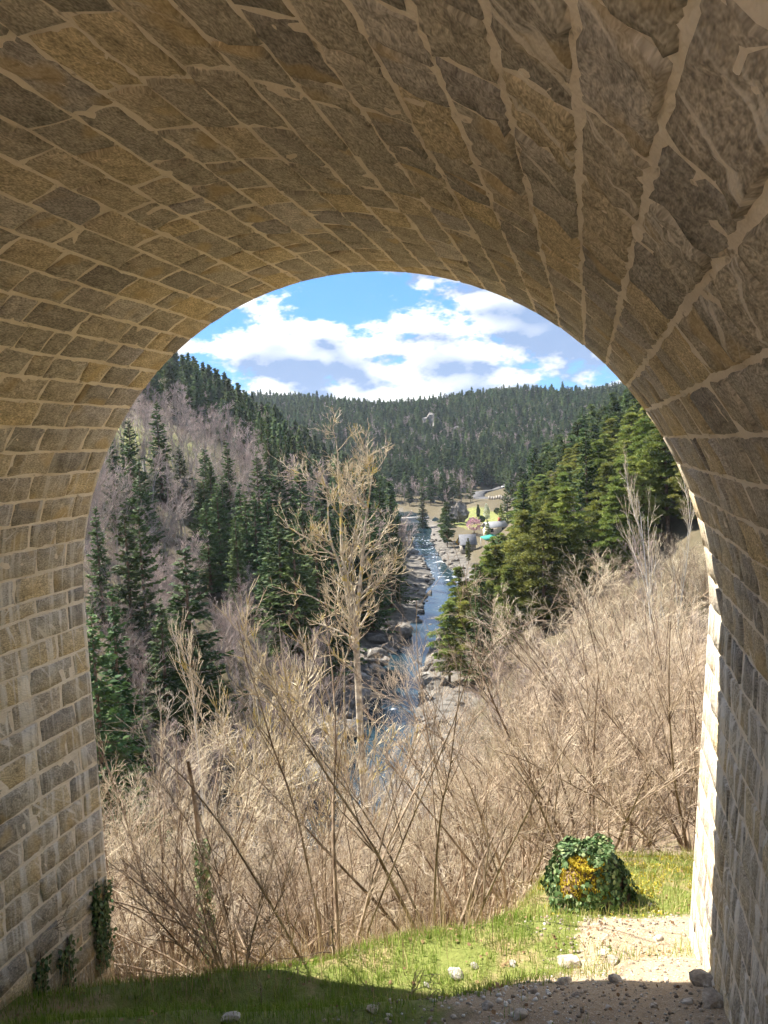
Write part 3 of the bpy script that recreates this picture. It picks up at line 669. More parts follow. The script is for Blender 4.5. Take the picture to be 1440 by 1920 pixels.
plant_px('fir_tree', 'fir', FIRS[0], 790, 906, 262, 'lone dark conical fir at the head of the river pool', 'fir tree', None, 1.1, 6, 14)
plant_px('fir_tree', 'fir', FIRS[2], 950, 905, 252, 'upright fir in front of the road beside the garden', 'fir tree', None, 1.0, 6, 16)

# scattered woods
rngS = np.random.RandomState(9)
def in_view(x, y, z, mg=70):
    X, Y, Z = pix(np.stack([x, y, z], -1)); return (Z > 1) & (X > 130 - mg) & (X < 1340 + mg) & (Y > 560) & (Y < 2050)
def sample_woods():
    out = []
    r = 62.0
    while r < 900:
        sp = 3.7 if r < 200 else (4.0 if r < 420 else 4.6)
        n = int(r * math.radians(54) / sp)
        th = np.radians(-27) + np.radians(54) * (np.arange(n) + rngS.uniform(0, 1, n)) / max(n, 1)
        rr = r + rngS.uniform(-0.5, 0.5, n) * sp
        out.append(np.stack([rr * np.sin(th), rr * np.cos(th)], -1)); r += sp
    return np.concatenate(out)
UV = sample_woods(); U, Vv = UV[:, 0], UV[:, 1]
Zt = height(U, Vv); Xw, Yw = uv2w(U, Vv); Dd = U - river_u(Vv)
gu, gv, gw, gh = GARDEN
keep = ((Zt > ZR + 1.6) | ((Dd > 5.2) & (Vv < 225))) & in_view(Xw, Yw, Zt + 8) & ~((np.hypot((U - gu) / gw, (Vv - gv) / gh) < 1.0))
keep &= ~((Dd < 0) & (Vv < 96))                      # hand placed there
keep &= ~((U > 41) & (U < 58) & (Vv > 325) & (Vv < 384)) # road bench
keep &= ~((Dd > 0) & (Vv < 84))
U, Vv, Zt, Xw, Yw, Dd = [q[keep] for q in (U, Vv, Zt, Xw, Yw, Dd)]
nz = wob(U, Vv, 60) + 0.6 * wob(U + 30, Vv, 23)
rk = rngS.uniform(0, 1, len(U))
kind = np.zeros(len(U), int)                          # 0 pine 1 fir 2 bare
left = Dd < 0
kind[left] = np.where(rk[left] < 0.16 + (0.34 + 0.5 * (nz[left] > 0.1)) * (Vv[left] > 190) + 0.4 * (Zt[left] > 12), 1, 2)
meadow = left & (((U + 52) / 24) ** 2 + ((Vv - 172) / 48) ** 2 < 1)
kind[meadow] = 2
far = Vv > 420
kind[far] = np.where(rk[far] < 0.66 + 0.2 * (Zt[far] > 14), np.where(rk[far] < 0.5, 0, 1), 2)
rgt = (~left) & (~far)
kind[rgt] = np.where(rk[rgt] < 0.85, 0, np.where(rk[rgt] < 0.93, 1, 2))
low = rgt & (Zt < ZR + 5) & (Vv > 225); kind[low & (rk > 0.35)] = 2
drop = (meadow & (rk > 0.5)) | (low & (rk > 0.75)); ok = ~drop
U, Vv, Zt, Xw, Yw, Dd, kind = [q[ok] for q in (U, Vv, Zt, Xw, Yw, Dd, kind)]
hh = np.where(kind == 0, rngS.uniform(9, 14.5, len(U)), np.where(kind == 1, rngS.uniform(9, 17, len(U)), rngS.uniform(7, 12.5, len(U))))
hh = np.where(Vv > 420, hh * 0.95, hh)
rk2 = rngS.uniform(0, 1, len(U))
Xp, Yp, _ = pix(np.stack([Xw, Yw, Zt + hh], -1))
lim = np.interp(Xp, [830, 840, 862, 905, 915, 955, 975, 985], [0, 1070, 1055, 1028, 998, 985, 950, 0])
Xq, Yq, _ = pix(np.stack([Xw, Yw, Zt], -1))
ok = ~((Dd < 0) & (kind == 2) & (Xp > 345) & (Xp < 650) & (Vv < 140) & (rk2 > 0.12)) & ~((Yp < lim) & (Vv < 340) & (Vv > 60) & (Dd > 0))
U, Vv, Zt, Xw, Yw, Dd, kind, hh = [q[ok] for q in (U, Vv, Zt, Xw, Yw, Dd, kind, hh)]
LIM = {0: 200, 1: 90, 2: 130}
NAMES = {0: ('pine_tree', 'pine', PINES, 'pine tree'), 1: ('fir_tree', 'fir', FIRS, 'fir tree'), 2: ('bare_tree', 'bare', BARES, 'bare tree')}
far_pts, far_idx, far_h = [], [], []
order = np.argsort(Vv); cnt = {0: 0, 1: 0, 2: 0}
for q in order:
    k = int(kind[q]); name, kd, protos, cat = NAMES[k]
    if cnt[k] < LIM[k]:
        cnt[k] += 1; side = ('upper ' if Zt[q] > -6 else 'lower ') + ('left' if Dd[q] < 0 else 'right')
        lab = {0: 'sunlit green pine in the forest on the %s slope of the valley', 1: 'dark pointed fir scattered over the %s slope of the valley', 2: 'leafless purple grey tree on the %s slope of the valley'}[k] % side
        plant(name, kd, protos[rngS.randint(4)], Xw[q], Yw[q], hh[q], lab, cat, '%ss on the %s slope' % (cat, side), rngS.uniform(0.9, 1.25))
    else:
        far_pts.append((Xw[q], Yw[q], Zt[q])); far_idx.append(k * 2 + rngS.randint(2)); far_h.append(hh[q])
def joined(name, shp, m0, m1):
    V = np.concatenate([shp[0][0], shp[1][0]]); F = np.concatenate([shp[0][1], shp[1][1] + len(shp[0][0])])
    me = mesh_from(name, V, F, [m0, m1]); setmat(me, np.r_[np.zeros(len(shp[0][1]), int), np.ones(len(shp[1][1]), int)]); return me
def far_forest():
    pc = bpy.data.collections.new('forest_kinds'); k = 0
    for nm, f in (('a_pine', lambda r: joined('pine_far', pine_shape(r, 14, 2.8, 24, 60, 1.0), M_BARK, M_FARC)),
                  ('b_fir', lambda r: joined('fir_far', fir_shape(r, 16, 3.2, 0.4, 1.15), M_BARK, M_FARC)),
                  ('c_bare', lambda r: joined('bare_far', bare_shape(r, 11, 0.6, 0.03, (10, 7, 5)), M_GREY, M_TWIG_P))):
        for j in range(2):
            o = bpy.data.objects.new('%s_%d' % (nm, j), f(np.random.RandomState(90 + k))); pc.objects.link(o); k += 1
    h0 = np.array([14, 14, 16, 16, 11, 11.0])
    idx = np.array(far_idx); me = bpy.data.meshes.new('wood_points')
    me.vertices.add(len(idx)); me.vertices.foreach_set('co', np.array(far_pts, np.float32).ravel())
    a = me.attributes.new('idx', 'INT', 'POINT'); a.data.foreach_set('value', idx.astype(np.int32))
    a = me.attributes.new('scl', 'FLOAT', 'POINT'); a.data.foreach_set('value', (np.array(far_h) / h0[idx]).astype(np.float32))
    a = me.attributes.new('rot', 'FLOAT', 'POINT'); a.data.foreach_set('value', rngS.uniform(0, 6.28, len(idx)).astype(np.float32))
    o = obj('distant_wood', me, kind='stuff', label='far wooded hills of mixed conifers and bare trees closing the valley', category='wood')
    ng = bpy.data.node_groups.new('scatter', 'GeometryNodeTree')
    ng.interface.new_socket('Geometry', in_out='INPUT', socket_type='NodeSocketGeometry'); ng.interface.new_socket('Geometry', in_out='OUTPUT', socket_type='NodeSocketGeometry')
    n = ng.nodes; l = ng.links
    gi = n.new('NodeGroupInput'); go = n.new('NodeGroupOutput'); ip = n.new('GeometryNodeInstanceOnPoints'); ci = n.new('GeometryNodeCollectionInfo')
    ci.inputs['Collection'].default_value = pc; ci.inputs['Separate Children'].default_value = True; ci.inputs['Reset Children'].default_value = True
    def attr(nm, t): d = n.new('GeometryNodeInputNamedAttribute'); d.data_type = t; d.inputs['Name'].default_value = nm; return d.outputs['Attribute']
    cx = n.new('ShaderNodeCombineXYZ'); l.new(attr('rot', 'FLOAT'), cx.inputs[2])
    l.new(gi.outputs[0], ip.inputs['Points']); l.new(ci.outputs[0], ip.inputs['Instance']); ip.inputs['Pick Instance'].default_value = True
    l.new(attr('idx', 'INT'), ip.inputs['Instance Index']); l.new(cx.outputs[0], ip.inputs['Rotation']); l.new(attr('scl', 'FLOAT'), ip.inputs['Scale'])
    l.new(ip.outputs[0], go.inputs[0])
    mod = o.modifiers.new('scatter', 'NODES'); mod.node_group = ng
    print('far trees', len(idx), 'near', cnt)
far_forest()
# ------------------------------------------------------------------ the tall lichened tree
def big_tree():
    rng = np.random.RandomState(4)
    B = at(682, 1500, 30.0); z0 = float(hz(B[0], B[1])); top = at(680, 800, 30.0)[2]; fk = at(664, 1175, 30.0)[2]
    o = thing('lichened_tree', 'tall leafless tree with pale trunk and yellow lichen on its upturned twigs', 'tree', (B[0], B[1], z0))
    H = top - z0; hf = fk - z0
    tp = np.array([[[0.12, 0, -1], [0.08, 0, hf * 0.3], [0.0, 0, hf * 0.7], [0, 0, hf]]]); t0 = tube(tp, np.array([[0.21, 0.17, 0.14, 0.125]]), 9)
    ex = np.array([cy, sy, 0.0])
    P = np.tile([0, 0, hf - 0.15], (3, 1)).astype(float); D = np.array([ex * -0.13 + [0, 0.05, 1], ex * 0.10 + [0, -0.05, 1.0], ex * -0.30 + [0, 0.15, 1]])
    L = np.array([(H - hf) * 0.98, (H - hf) * 0.88, (H - hf) * 0.72])
    p0, r0 = grow(rng, P, D, L, np.array([0.10, 0.10, 0.08]), np.full(3, 0.018), 10, 0.06, 0.06)
    a = kids(rng, p0, r0, L, 11, 0.05, 0.92, 0.6, 1.35, 0.42, 0.62, 0.15)
    # a few low limbs from the trunk itself
    ql = kids(rng, tp, np.array([[0.30, 0.25, 0.2, 0.18]]), np.array([hf]), 6, 0.72, 1.0, 0.85, 1.3, 0.26, 0.35, 0.1)
    a = tuple(np.concatenate([x, y]) for x, y in zip(a, ql))
    p1, r1 = grow(rng, a[0], a[1], np.minimum(a[2], 3.9), a[3], np.full(len(a[3]), 0.016), 7, 0.15, 0.03)
    L1 = np.minimum(a[2], 3.9)
    b = kids(rng, p1, r1, L1, 9, 0.15, 1.0, 0.5, 1.2, 0.58, 0.6, 0.15)
    p2, r2 = grow(rng, b[0], b[1], b[2], np.clip(b[3], 0.011, 0.022), np.full(len(b[3]), 0.008), 5, 0.18, 0.06)
    c = kids(rng, p2, r2, b[2], 4, 0.15, 1.0, 0.5, 1.1, 0.55, 0.8, 0.4)
    p3, r3 = grow(rng, c[0], c[1], c[2], np.full(len(c[3]), 0.009), np.full(len(c[3]), 0.006), 4, 0.18, 0.15)
    d = kids(rng, p3, r3, c[2], 2, 0.3, 1.0, 0.5, 1.0, 0.55, 0.9, 0.4)
    p4, r4 = grow(rng, d[0], d[1], d[2], np.full(len(d[3]), 0.007), np.full(len(d[3]), 0.005), 2, 0.15, 0.2)
    s0 = tube(p0, r0, 7)
    obj('trunk', mesh_from('lich_trunk', np.concatenate([t0[0], s0[0]]), np.concatenate([t0[1], s0[1] + len(t0[0])]), [M_LICH], True), o)
    l1 = tube(p1, r1, 5); obj('limbs', mesh_from('lich_limbs', *l1, [M_LICH], True), o, kind='stuff')
    t2, t3, t4 = tube(p2, r2, 3), tube(p3, r3, 3), tube(p4, r4, 3)
    obj('crown', mesh_from('lich_twigs', np.concatenate([t2[0], t3[0], t4[0]]), np.concatenate([t2[1], t3[1] + len(t2[0]), t4[1] + len(t2[0]) + len(t3[0])]), [M_LICHT]), o)
big_tree()
SMALL_L = [pair('lich_small', bare_shape(np.random.RandomState(140 + i), 11, 0.7, 0.016, (10, 8, 5), 2, 0.12, 0.2), M_LICH, M_LICHT) for i in range(2)]
PALE = [pair('pale_small', bare_shape(np.random.RandomState(150 + i), 11, 0.5, 0.014, (10, 7, 6), 1 + i, 0.1, 0.15), M_BIRCH, M_TWIG_T) for i in range(2)]
GREYS = [pair('grey_small', bare_shape(np.random.RandomState(160 + i), 11, 0.62, 0.012, (12, 8, 7), 2, 0.05, 0.15), M_GREY, M_TWIG_P) for i in range(3)]
for px, py, v, lab, pr in [(545, 1120, 33, 'small yellow lichened tree just left of the tall lichened trunk', SMALL_L[0]), (620, 1160, 35, 'low lichened tree tucked against the tall lichened trunk', SMALL_L[1]),
                           (478, 1165, 37, 'lichened sapling at the left of the yellow twigged group', SMALL_L[1]), (365, 1235, 40, 'slender pale barked sapling in front of the dark firs', PALE[0]),
                           (1240, 905, 62, 'whitish bare tree against the green pines near the right pier', PALE[1])]:
    plant_px('bare_tree', 'bare', pr, px, py, v, lab, 'bare tree', None, 0.55 if ('slender' in lab or 'whitish' in lab) else 0.9, 4, 22)
for i, (px, py, v) in enumerate([(228, 815, 205), (250, 790, 225), (262, 800, 228), (300, 800, 222), (316, 806, 220), (285, 812, 232)]):
    plant_px('birch_tree', 'bare', PALE[i % 2], px, py, v, 'slim birch with white trunk against the purple wood on the left slope', 'birch tree', 'white trunked birches on the left slope', 0.8, 9, 14)
# grey brush on the lower left bank
fp = np.array([at(a[0], 1100, a[2])[:2] for a in fl])
r = np.random.RandomState(15); n = 0; tries = 0
while n < 70 and tries < 3000:
    tries += 1
    v = r.uniform(44, 98); px = r.uniform(150, 690); u = (px - 720) / FPX * v
    d = u - river_u(v)
    if d > -7: continue
    x, y = uv2w(u, v)
    if np.hypot(fp[:, 0] - x, fp[:, 1] - y).min() < 2.6: continue
    h = r.uniform(4.5, 8.5); n += 1
    plant('bare_tree', 'bare', GREYS[r.randint(3)], float(x), float(y), h, 'bare grey twigged tree in the brush on the lower left bank', 'bare tree', 'grey brush on the left bank', 1.25)
# pale trees on the meadow
for i in range(16):
    px = r.uniform(195, 350); v = r.uniform(135, 190)
    plant_px('bare_tree', 'bare', [GREYS[1], PALE[0], PALE[1]][i % 3], px, r.uniform(845, 930), v, 'pale leafless tree standing on the light meadow behind the firs', 'bare tree', 'pale trees on the left meadow', 1.15, 7, 13)

# bare trees over the steep right bank between the thicket and the pines
n = 0
while n < 46:
    v = r.uniform(36, 88); px = r.uniform(800, 1345); u = (px - 720) / FPX * v
    if u - river_u(v) < 9: continue
    x, y = uv2w(u, v); k = r.randint(6)
    if pix(np.array([[float(x), float(y), float(hz(x, y)) + 7.0]]))[1][0] < np.interp(px, [800, 900, 1000, 1100, 1345], [1220, 1180, 1080, 1000, 950]): continue
    n += 1
    if k < 3: plant('bare_tree', 'bare', GREYS[k], float(x), float(y), r.uniform(5, 8.5), 'bare grey twigged tree between the right thicket and the pines', 'bare tree', 'bare trees on the right bank', 1.15)
    else: plant('hazel_shrub', 'hazel', HAZELS[k], float(x), float(y), r.uniform(4.5, 7), 'leafless hazel on the bank below the right pines', 'shrub', 'hazels on the right bank', 1.25)
# ------------------------------------------------------------------ hazel thicket
TOPX = [140, 300, 420, 560, 640, 700, 745, 800, 900, 960, 1020, 1100, 1200, 1340]
TOPY = [1340, 1300, 1300, 1262, 1280, 1310, 1262, 1235, 1200, 1120, 1055, 1000, 985, 1030]
r = np.random.RandomState(21); placed = []
cand = []
for v in np.arange(10.4, 36, 2.5):
    half = 0.43 * v + 1.0
    for u in np.arange(-half, half, 2.9):
        cand.append((u + r.uniform(-0.7, 0.7), v + r.uniform(-0.6, 0.6)))
for u, v in cand:
    px = 720 + FPX * u / v
    ve = 8.75 + 0.4 * float(sstep(-4, 0, u)) + 2.5 * float(sstep(1.0, 2.8, u))
    if v < ve + (0.5 if u < -1.2 else 1.0): continue
    if v < 14.0 and u > 1.6 and u < 4.2 and v < 13.2: continue
    x, y = uv2w(u, v); z = float(hz(x, y))
    lim = at(px, float(np.interp(px, TOPX, TOPY)) - r.uniform(-30, 14), v)[2] - z
    if lim < 1.2: continue
    h = min(r.uniform(4.6, 7.6) if px < 900 else r.uniform(5.0, 8.5), lim)
    if v < 13: h = min(h, r.uniform(2.6, 5.0))
    zone = 'left' if px < 560 else ('centre' if px < 860 else 'right')
    lab = {'left': 'leafless tan hazel in the thicket below the dark firs', 'centre': 'leafless tan hazel in the thicket below the tall lichened tree', 'right': 'leafless tan hazel in the thicket beside the right pier'}[zone]
    row = 'front' if v < 14 else ('middle' if v < 22 else 'back')
    lab = lab.replace('in the thicket', 'in the %s rows of the thicket' % row)
    plant('hazel_shrub', 'hazel', HAZELS[r.randint(6)], float(x), float(y), h * (0.82 + 0.14 * math.exp(-((px - 760) / 100) ** 2)), lab, 'shrub', 'hazel thicket, ' + zone + ', ' + row, r.uniform(1.0, 1.3)); placed.append((u, v))
ARCH = [pair('arching_hazel', hazel_shape(np.random.RandomState(180 + i), 5.5, 11, 0.0033, (6, 4, 3), 1.2, -0.045), M_STEM_H, M_TWIG_D) for i in range(2)]
for i, (u, v, h, lab) in enumerate([(-1.0, 10.6, 5.2, 'hazel with long dark arching branches low in the thicket left of centre'), (-2.4, 10.9, 3.8, 'dark hazel arching over the grass edge near the left pier'), (0.6, 11.6, 5.0, 'dark arching hazel in front of the tall lichened tree')]):
    x, y = uv2w(u, v); plant('hazel_shrub', 'hazel', ARCH[i % 2], float(x), float(y), h, lab, 'shrub')
print('hazels', len(placed))
# ------------------------------------------------------------------ foreground
def ground_at(px, py, v0=4.5, v1=16.0):
    vs = np.linspace(v0, v1, 500); P = np.array([at(px, py, v) for v in vs]); h = hz(P[:, 0], P[:, 1])
    b = np.nonzero(P[:, 2] <= h)[0]; i = b[0] if len(b) else len(vs) - 1
    return np.array([P[i, 0], P[i, 1], h[i]])
def tone_mat(name, a, c2, third=None, rough=0.75, trans=0.25):
    mm, t, b = mat(name); k = t.new('ShaderNodeAttribute', attribute_name='tone').outputs['Fac']
    c = t.ramp(k, [(0, a), (0.5, c2), (1, third)] if third else [(0, a), (1, c2)])
    t.l.new(c, b.inputs['Base Color']); b.inputs['Roughness'].default_value = rough
    if trans:
        tr = t.new('ShaderNodeBsdfTranslucent'); t.l.new(c, tr.inputs[0]); mx = t.new('ShaderNodeMixShader'); mx.inputs[0].default_value = trans
        t.l.new(b.outputs[0], mx.inputs[1]); t.l.new(tr.outputs[0], mx.inputs[2]); t.l.new(mx.outputs[0], t.n['Material Output'].inputs[0])
    return mm
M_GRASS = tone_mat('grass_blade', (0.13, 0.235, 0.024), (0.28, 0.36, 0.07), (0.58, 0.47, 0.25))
M_STRAW = tone_mat('dry_stalk', (0.30, 0.20, 0.11), (0.56, 0.43, 0.26))
M_MOSS = tone_mat('yellow_moss', (0.40, 0.36, 0.04), (0.68, 0.50, 0.06), trans=0.1)
M_IVYL = tone_mat('ivy_leaves', (0.028, 0.062, 0.020), (0.085, 0.15, 0.05), (0.28, 0.34, 0.16), 0.45, 0.1)
M_PEB = tone_mat('pebble_stone', (0.16, 0.125, 0.095), (0.36, 0.31, 0.25), (0.66, 0.64, 0.60), 0.9, 0)
def blades(r, P, h, w, bend, tone):
    n = len(P); a = r.uniform(0, 6.28, n); q = np.stack([np.cos(a), np.sin(a), 0 * a], -1); b = r.normal(0, 1, (n, 3)); b[:, 2] = 0; b = norm(b)
    up_ = np.array([0, 0, 1.0]); h = h[:, None]; w = w[:, None]; bd = bend[:, None]
    m1 = P + up_ * h * 0.55 + b * h * bd * 0.3; tp_ = P + up_ * h * (1 - 0.35 * bd) + b * h * bd
    base = P - up_ * 0.02
    V = np.stack([base - q * w, base + q * w, m1 + q * w * 0.7, m1 - q * w * 0.7, tp_], 1).reshape(-1, 3)
    k = np.arange(n)[:, None] * 5
    return V, [k + np.array([[0, 1, 2, 3]]), k + np.array([[3, 2, 4]])], np.repeat(tone, 5)
def field(name, seed, N, fu, fv, ok, hr, wr, bend, tone, mtl, label, cat):
    r = np.random.RandomState(seed); u = r.uniform(*fu, N); v = r.uniform(*fv, N); m_ = ok(u, v, r); u, v = u[m_], v[m_]
    x, y = uv2w(u, v); P = np.stack([x, y, hz(x, y)], -1); n = len(u)
    keep = (x < RAD + BR * P[:, 2] - 0.02) | (y > MOUTH); keep &= (x > -4.0) | (y > MOUTH); P = P[keep]; u, v = u[keep], v[keep]; n = len(u)
    V, F, T = blades(r, P, r.uniform(*hr, n), r.uniform(*wr, n), np.abs(r.normal(0, bend, n)), tone(u, v, r))
    obj(name, mesh_from(name, V, F, [mtl], False, {'tone': T}), kind='stuff', label=label, category=cat)
def vedge(u): return 8.75 + 0.4 * sstep(-4, 0, u) + 2.5 * sstep(1.0, 2.8, u)
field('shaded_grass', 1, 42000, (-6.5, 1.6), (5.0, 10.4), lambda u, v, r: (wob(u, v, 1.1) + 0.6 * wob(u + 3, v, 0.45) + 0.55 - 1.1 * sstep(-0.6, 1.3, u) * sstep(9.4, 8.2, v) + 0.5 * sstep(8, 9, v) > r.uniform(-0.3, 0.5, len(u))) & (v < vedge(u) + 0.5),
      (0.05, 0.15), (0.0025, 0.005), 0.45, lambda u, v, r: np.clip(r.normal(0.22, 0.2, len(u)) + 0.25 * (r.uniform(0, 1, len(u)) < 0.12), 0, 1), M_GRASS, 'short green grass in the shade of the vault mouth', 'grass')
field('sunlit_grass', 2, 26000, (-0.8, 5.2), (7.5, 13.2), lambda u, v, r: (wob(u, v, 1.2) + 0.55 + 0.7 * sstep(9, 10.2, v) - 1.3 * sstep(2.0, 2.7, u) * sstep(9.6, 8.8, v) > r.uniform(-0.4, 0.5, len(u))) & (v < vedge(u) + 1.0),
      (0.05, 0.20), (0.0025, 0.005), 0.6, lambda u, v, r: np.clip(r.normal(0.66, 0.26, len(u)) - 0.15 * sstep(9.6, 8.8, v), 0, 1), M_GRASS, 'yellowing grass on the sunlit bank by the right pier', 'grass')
field('dry_stalks', 3, 5200, (-6.0, 5.2), (8.4, 13.8), lambda u, v, r: (v > vedge(u) - 0.45 - 0.5 * r.uniform(0, 1, len(u)) ** 2) & (v < vedge(u) + 1.6) & (r.uniform(0, 1, len(u)) < 0.35 + 0.65 * (u < 1.8)),
      (0.25, 0.85), (0.002, 0.004), 0.35, lambda u, v, r: r.uniform(0, 1, len(u)), M_STRAW, 'tall dry stalks along the edge of the slope', 'dry grass')

import bmesh
def rock_mesh(seed, mtl, sub=2, flat=0.65, rough=0.22):
    bm = bmesh.new(); bmesh.ops.create_icosphere(bm, subdivisions=sub, radius=1.0); r = np.random.RandomState(seed)
    pl = norm(r.normal(0, 1, (9, 3))); dd = r.uniform(0.55, 0.95, 9)
    sc = np.array([1, r.uniform(0.65, 0.95), flat])
    for v in bm.verts:
        p = np.array(v.co)
        for n_, d_ in zip(pl, dd):
            e = p @ n_ - d_
            if e > 0: p = p - n_ * e * 0.92
        p = p * (1 + r.normal(0, rough * 0.16)); v.co = p * sc
    me = bpy.data.meshes.new('rock'); bm.to_mesh(me); bm.free(); me.materials.append(mtl); return me
def rock_mat(name, a, c2, light, sc=6.0):
    mm, t, b = mat(name); g = t.new('ShaderNodeNewGeometry'); oi = t.new('ShaderNodeObjectInfo')
    n = t.noise(g.outputs['Position'], sc, 5, 0.65); c = t.mix(t.rng(n, 0.35, 0.65), a, c2)
    c = t.mix(t.rng(t.noise(g.outputs['Position'], sc * 0.5, 3), 0.56, 0.66, 0, 0.8), c, light)
    c = t.mix(1.0, c, t.rng(oi.outputs['Random'], 0, 1, 0.75, 1.25, False), 'MULTIPLY'); t.l.new(c, b.inputs['Base Color'])
    bump(t, b, n, 0.12 / sc * 3); return mm
M_ROCKN = rock_mat('fieldstone', (0.24, 0.20, 0.16), (0.42, 0.37, 0.31), (0.58, 0.54, 0.48), 14.0)
M_ROCKW = rock_mat('white_fieldstone', (0.30, 0.275, 0.24), (0.44, 0.41, 0.37), (0.56, 0.53, 0.48), 14.0)
M_ROCKR = rock_mat('river_granite', (0.10, 0.09, 0.08), (0.20, 0.185, 0.165), (0.33, 0.315, 0.29), 1.2)
M_CRAG = rock_mat('crag_granite', (0.09, 0.08, 0.07), (0.22, 0.20, 0.18), (0.32, 0.30, 0.28), 0.6)
RN = [rock_mesh(200 + i, M_ROCKN) for i in range(4)]; RW = [rock_mesh(210 + i, M_ROCKW) for i in range(2)]; RR = [rock_mesh(220 + i, M_ROCKR, 2, 0.6) for i in range(5)]
r = np.random.RandomState(33)
for px, py, s, me, lab, cat in [(1325, 1848, .17, RN[0], 'flat grey brown rock against the foot of the right pier', 'rock'), (1340, 1882, .15, RN[1], 'half buried rock below the flat one at the right pier', 'rock'),
        (855, 1830, .11, RW[0], 'pale grey stone at the edge of the shaded grass', 'rock'), (1155, 1842, .10, RN[2], 'long dark stone lying in the bare dirt', 'rock'), (1065, 1808, .16, RN[3], 'broad brown stone on the rim of the bare dirt', 'rock'),
        (1150, 1806, .11, RN[0], 'tan stone on the dirt rim beside the sun patch', 'rock'), (915, 1888, .075, RW[1], 'white stone among the pale gravel', 'rock'), (432, 1912, .11, RW[0], 'grey stone in the grass at the bottom edge', 'rock'),
        (1060, 1845, .10, RN[1], 'brown stone in the middle of the bare dirt', 'rock'), (1082, 1868, .05, RN[2], 'small reddish stone in the bare dirt', 'rock'), (962, 1808, .07, RW[1], 'whitish stone at the end of the shaded grass', 'rock'),
        (1130, 1790, .07, RW[0], 'pale stone at the near corner of the sun patch', 'rock'), (1218, 1700, .06, RW[1], 'white stone in the yellow grass by the right pier', 'rock'), (1235, 1762, .06, RW[0], 'pale stone beside the sunlit foot of the right pier', 'rock'),
        (1250, 1838, .035, RN[2], 'small black stone at the edge of the sun patch', 'rock'), (1270, 1852, .04, RN[2], 'small dark stone below the sun patch', 'rock'), (890, 1812, .06, RW[0], 'light stone next to the pale grey one', 'rock'), (700, 1895, .08, RN[1], 'dull stone bedded in the grass near the gravel', 'rock'), (1288, 1880, .07, RN[3], 'angular stone left of the rocks at the right pier', 'rock'), (1225, 1888, .05, RN[0], 'brown lump of rubble in the dirt at the bottom edge', 'rock'), (1000, 1862, .06, RN[1], 'flat brown stone between gravel and bare dirt', 'rock'), (975, 1905, .09, RW[1], 'pale broken stone at the bottom edge below the gravel', 'rock'), (800, 1850, .05, RW[0], 'small pale stone left of the gravel', 'rock')]:
    P = ground_at(px, py); o = obj('rock', me, None, P + np.array([0, 0, s * 0.12]), label=lab, category=cat); o.scale = (s, s, s * 0.8); o.rotation_euler = (r.normal(0, .15), r.normal(0, .15), r.uniform(0, 6))
# gravel
def gravel():
    r = np.random.RandomState(6); N = 5200
    u = r.uniform(-1.3, 4.3, N); v = r.uniform(5.0, 9.4, N); k = (u + 0.35 * wob(u, v, 1.1) > r.uniform(-1.0, 0.9, N)) & ((v < 7.7) | (u > 1.5)); u, v = u[k], v[k]
    x, y = uv2w(u, v); z = hz(x, y); m_ = (x < RAD + BR * z - 0.04); x, y, z, u, v = x[m_], y[m_], z[m_], u[m_], v[m_]; n = len(x)
    white = np.exp(-(((u - 0.75) / 0.55) ** 2 + ((v - 6.4) / 0.9) ** 2)) > r.uniform(0, 1, n)
    s = 0.006 + 0.022 * r.uniform(0, 1, n) ** 3 + 0.012 * white * r.uniform(0, 1, n)
    O = np.array([[1, 0, 0], [0, 1, 0], [-1, 0, 0], [0, -1, 0], [.6, .6, .55], [-.6, .6, .5], [-.55, -.6, .6], [.6, -.55, .45]], float)
    V = O[None] * s[:, None, None] * r.uniform(0.6, 1.3, (n, 8, 3)); a = r.uniform(0, 6.28, n); c_, s_ = np.cos(a)[:, None], np.sin(a)[:, None]
    V = np.stack([V[..., 0] * c_ - V[..., 1] * s_, V[..., 0] * s_ + V[..., 1] * c_, V[..., 2]], -1) + np.stack([x, y, z + 0.002], -1)[:, None]
    q = np.arange(n)[:, None] * 8
    F4 = np.concatenate([q + [[4, 5, 6, 7]]]); F3 = np.concatenate([q + [t_] for t_ in ([0, 4, 7], [0, 1, 4], [1, 5, 4], [1, 2, 5], [2, 6, 5], [2, 3, 6], [3, 7, 6], [3, 0, 7])])
    T = np.repeat(np.clip(np.where(white, r.normal(0.85, 0.15, n), r.normal(0.4, 0.22, n)), 0, 1), 8)
    obj('gravel', mesh_from('gravel', V.reshape(-1, 3), [F4, F3], [M_PEB], False, {'tone': T}), kind='stuff', label='loose gravel and pebbles scattered over the bare dirt', category='gravel')
gravel()

# leaves on a surface
LEAF = np.array([[0, -0.5, 0], [0.42, -0.32, -0.04], [0.5, 0.12, -0.08], [0, 0.62, -0.06], [-0.5, 0.12, -0.08], [-0.42, -0.32, -0.04]])
def leaves(r, P, N, s, tone):
    n = len(P); N = norm(N + r.normal(0, 0.38, N.shape)); dn = np.array([0, 0, -1.0]) + r.normal(0, 0.5, (n, 3)); Y = norm(dn - (dn * N).sum(-1, keepdims=True) * N); X = np.cross(Y, N)
    V = P[:, None] + s[:, None, None] * (X[:, None] * LEAF[:, 0, None] + Y[:, None] * LEAF[:, 1, None] + N[:, None] * (LEAF[:, 2, None] + 0.15))
    k = np.arange(n)[:, None] * 6
    return V.reshape(-1, 3), [np.concatenate([k + [[0, 1, 2, 3]], k + [[0, 3, 4, 5]]])], np.repeat(tone, 6)
M_DEAD = tone_mat('dead_leaf', (0.16, 0.09, 0.045), (0.36, 0.24, 0.13), trans=0.1)
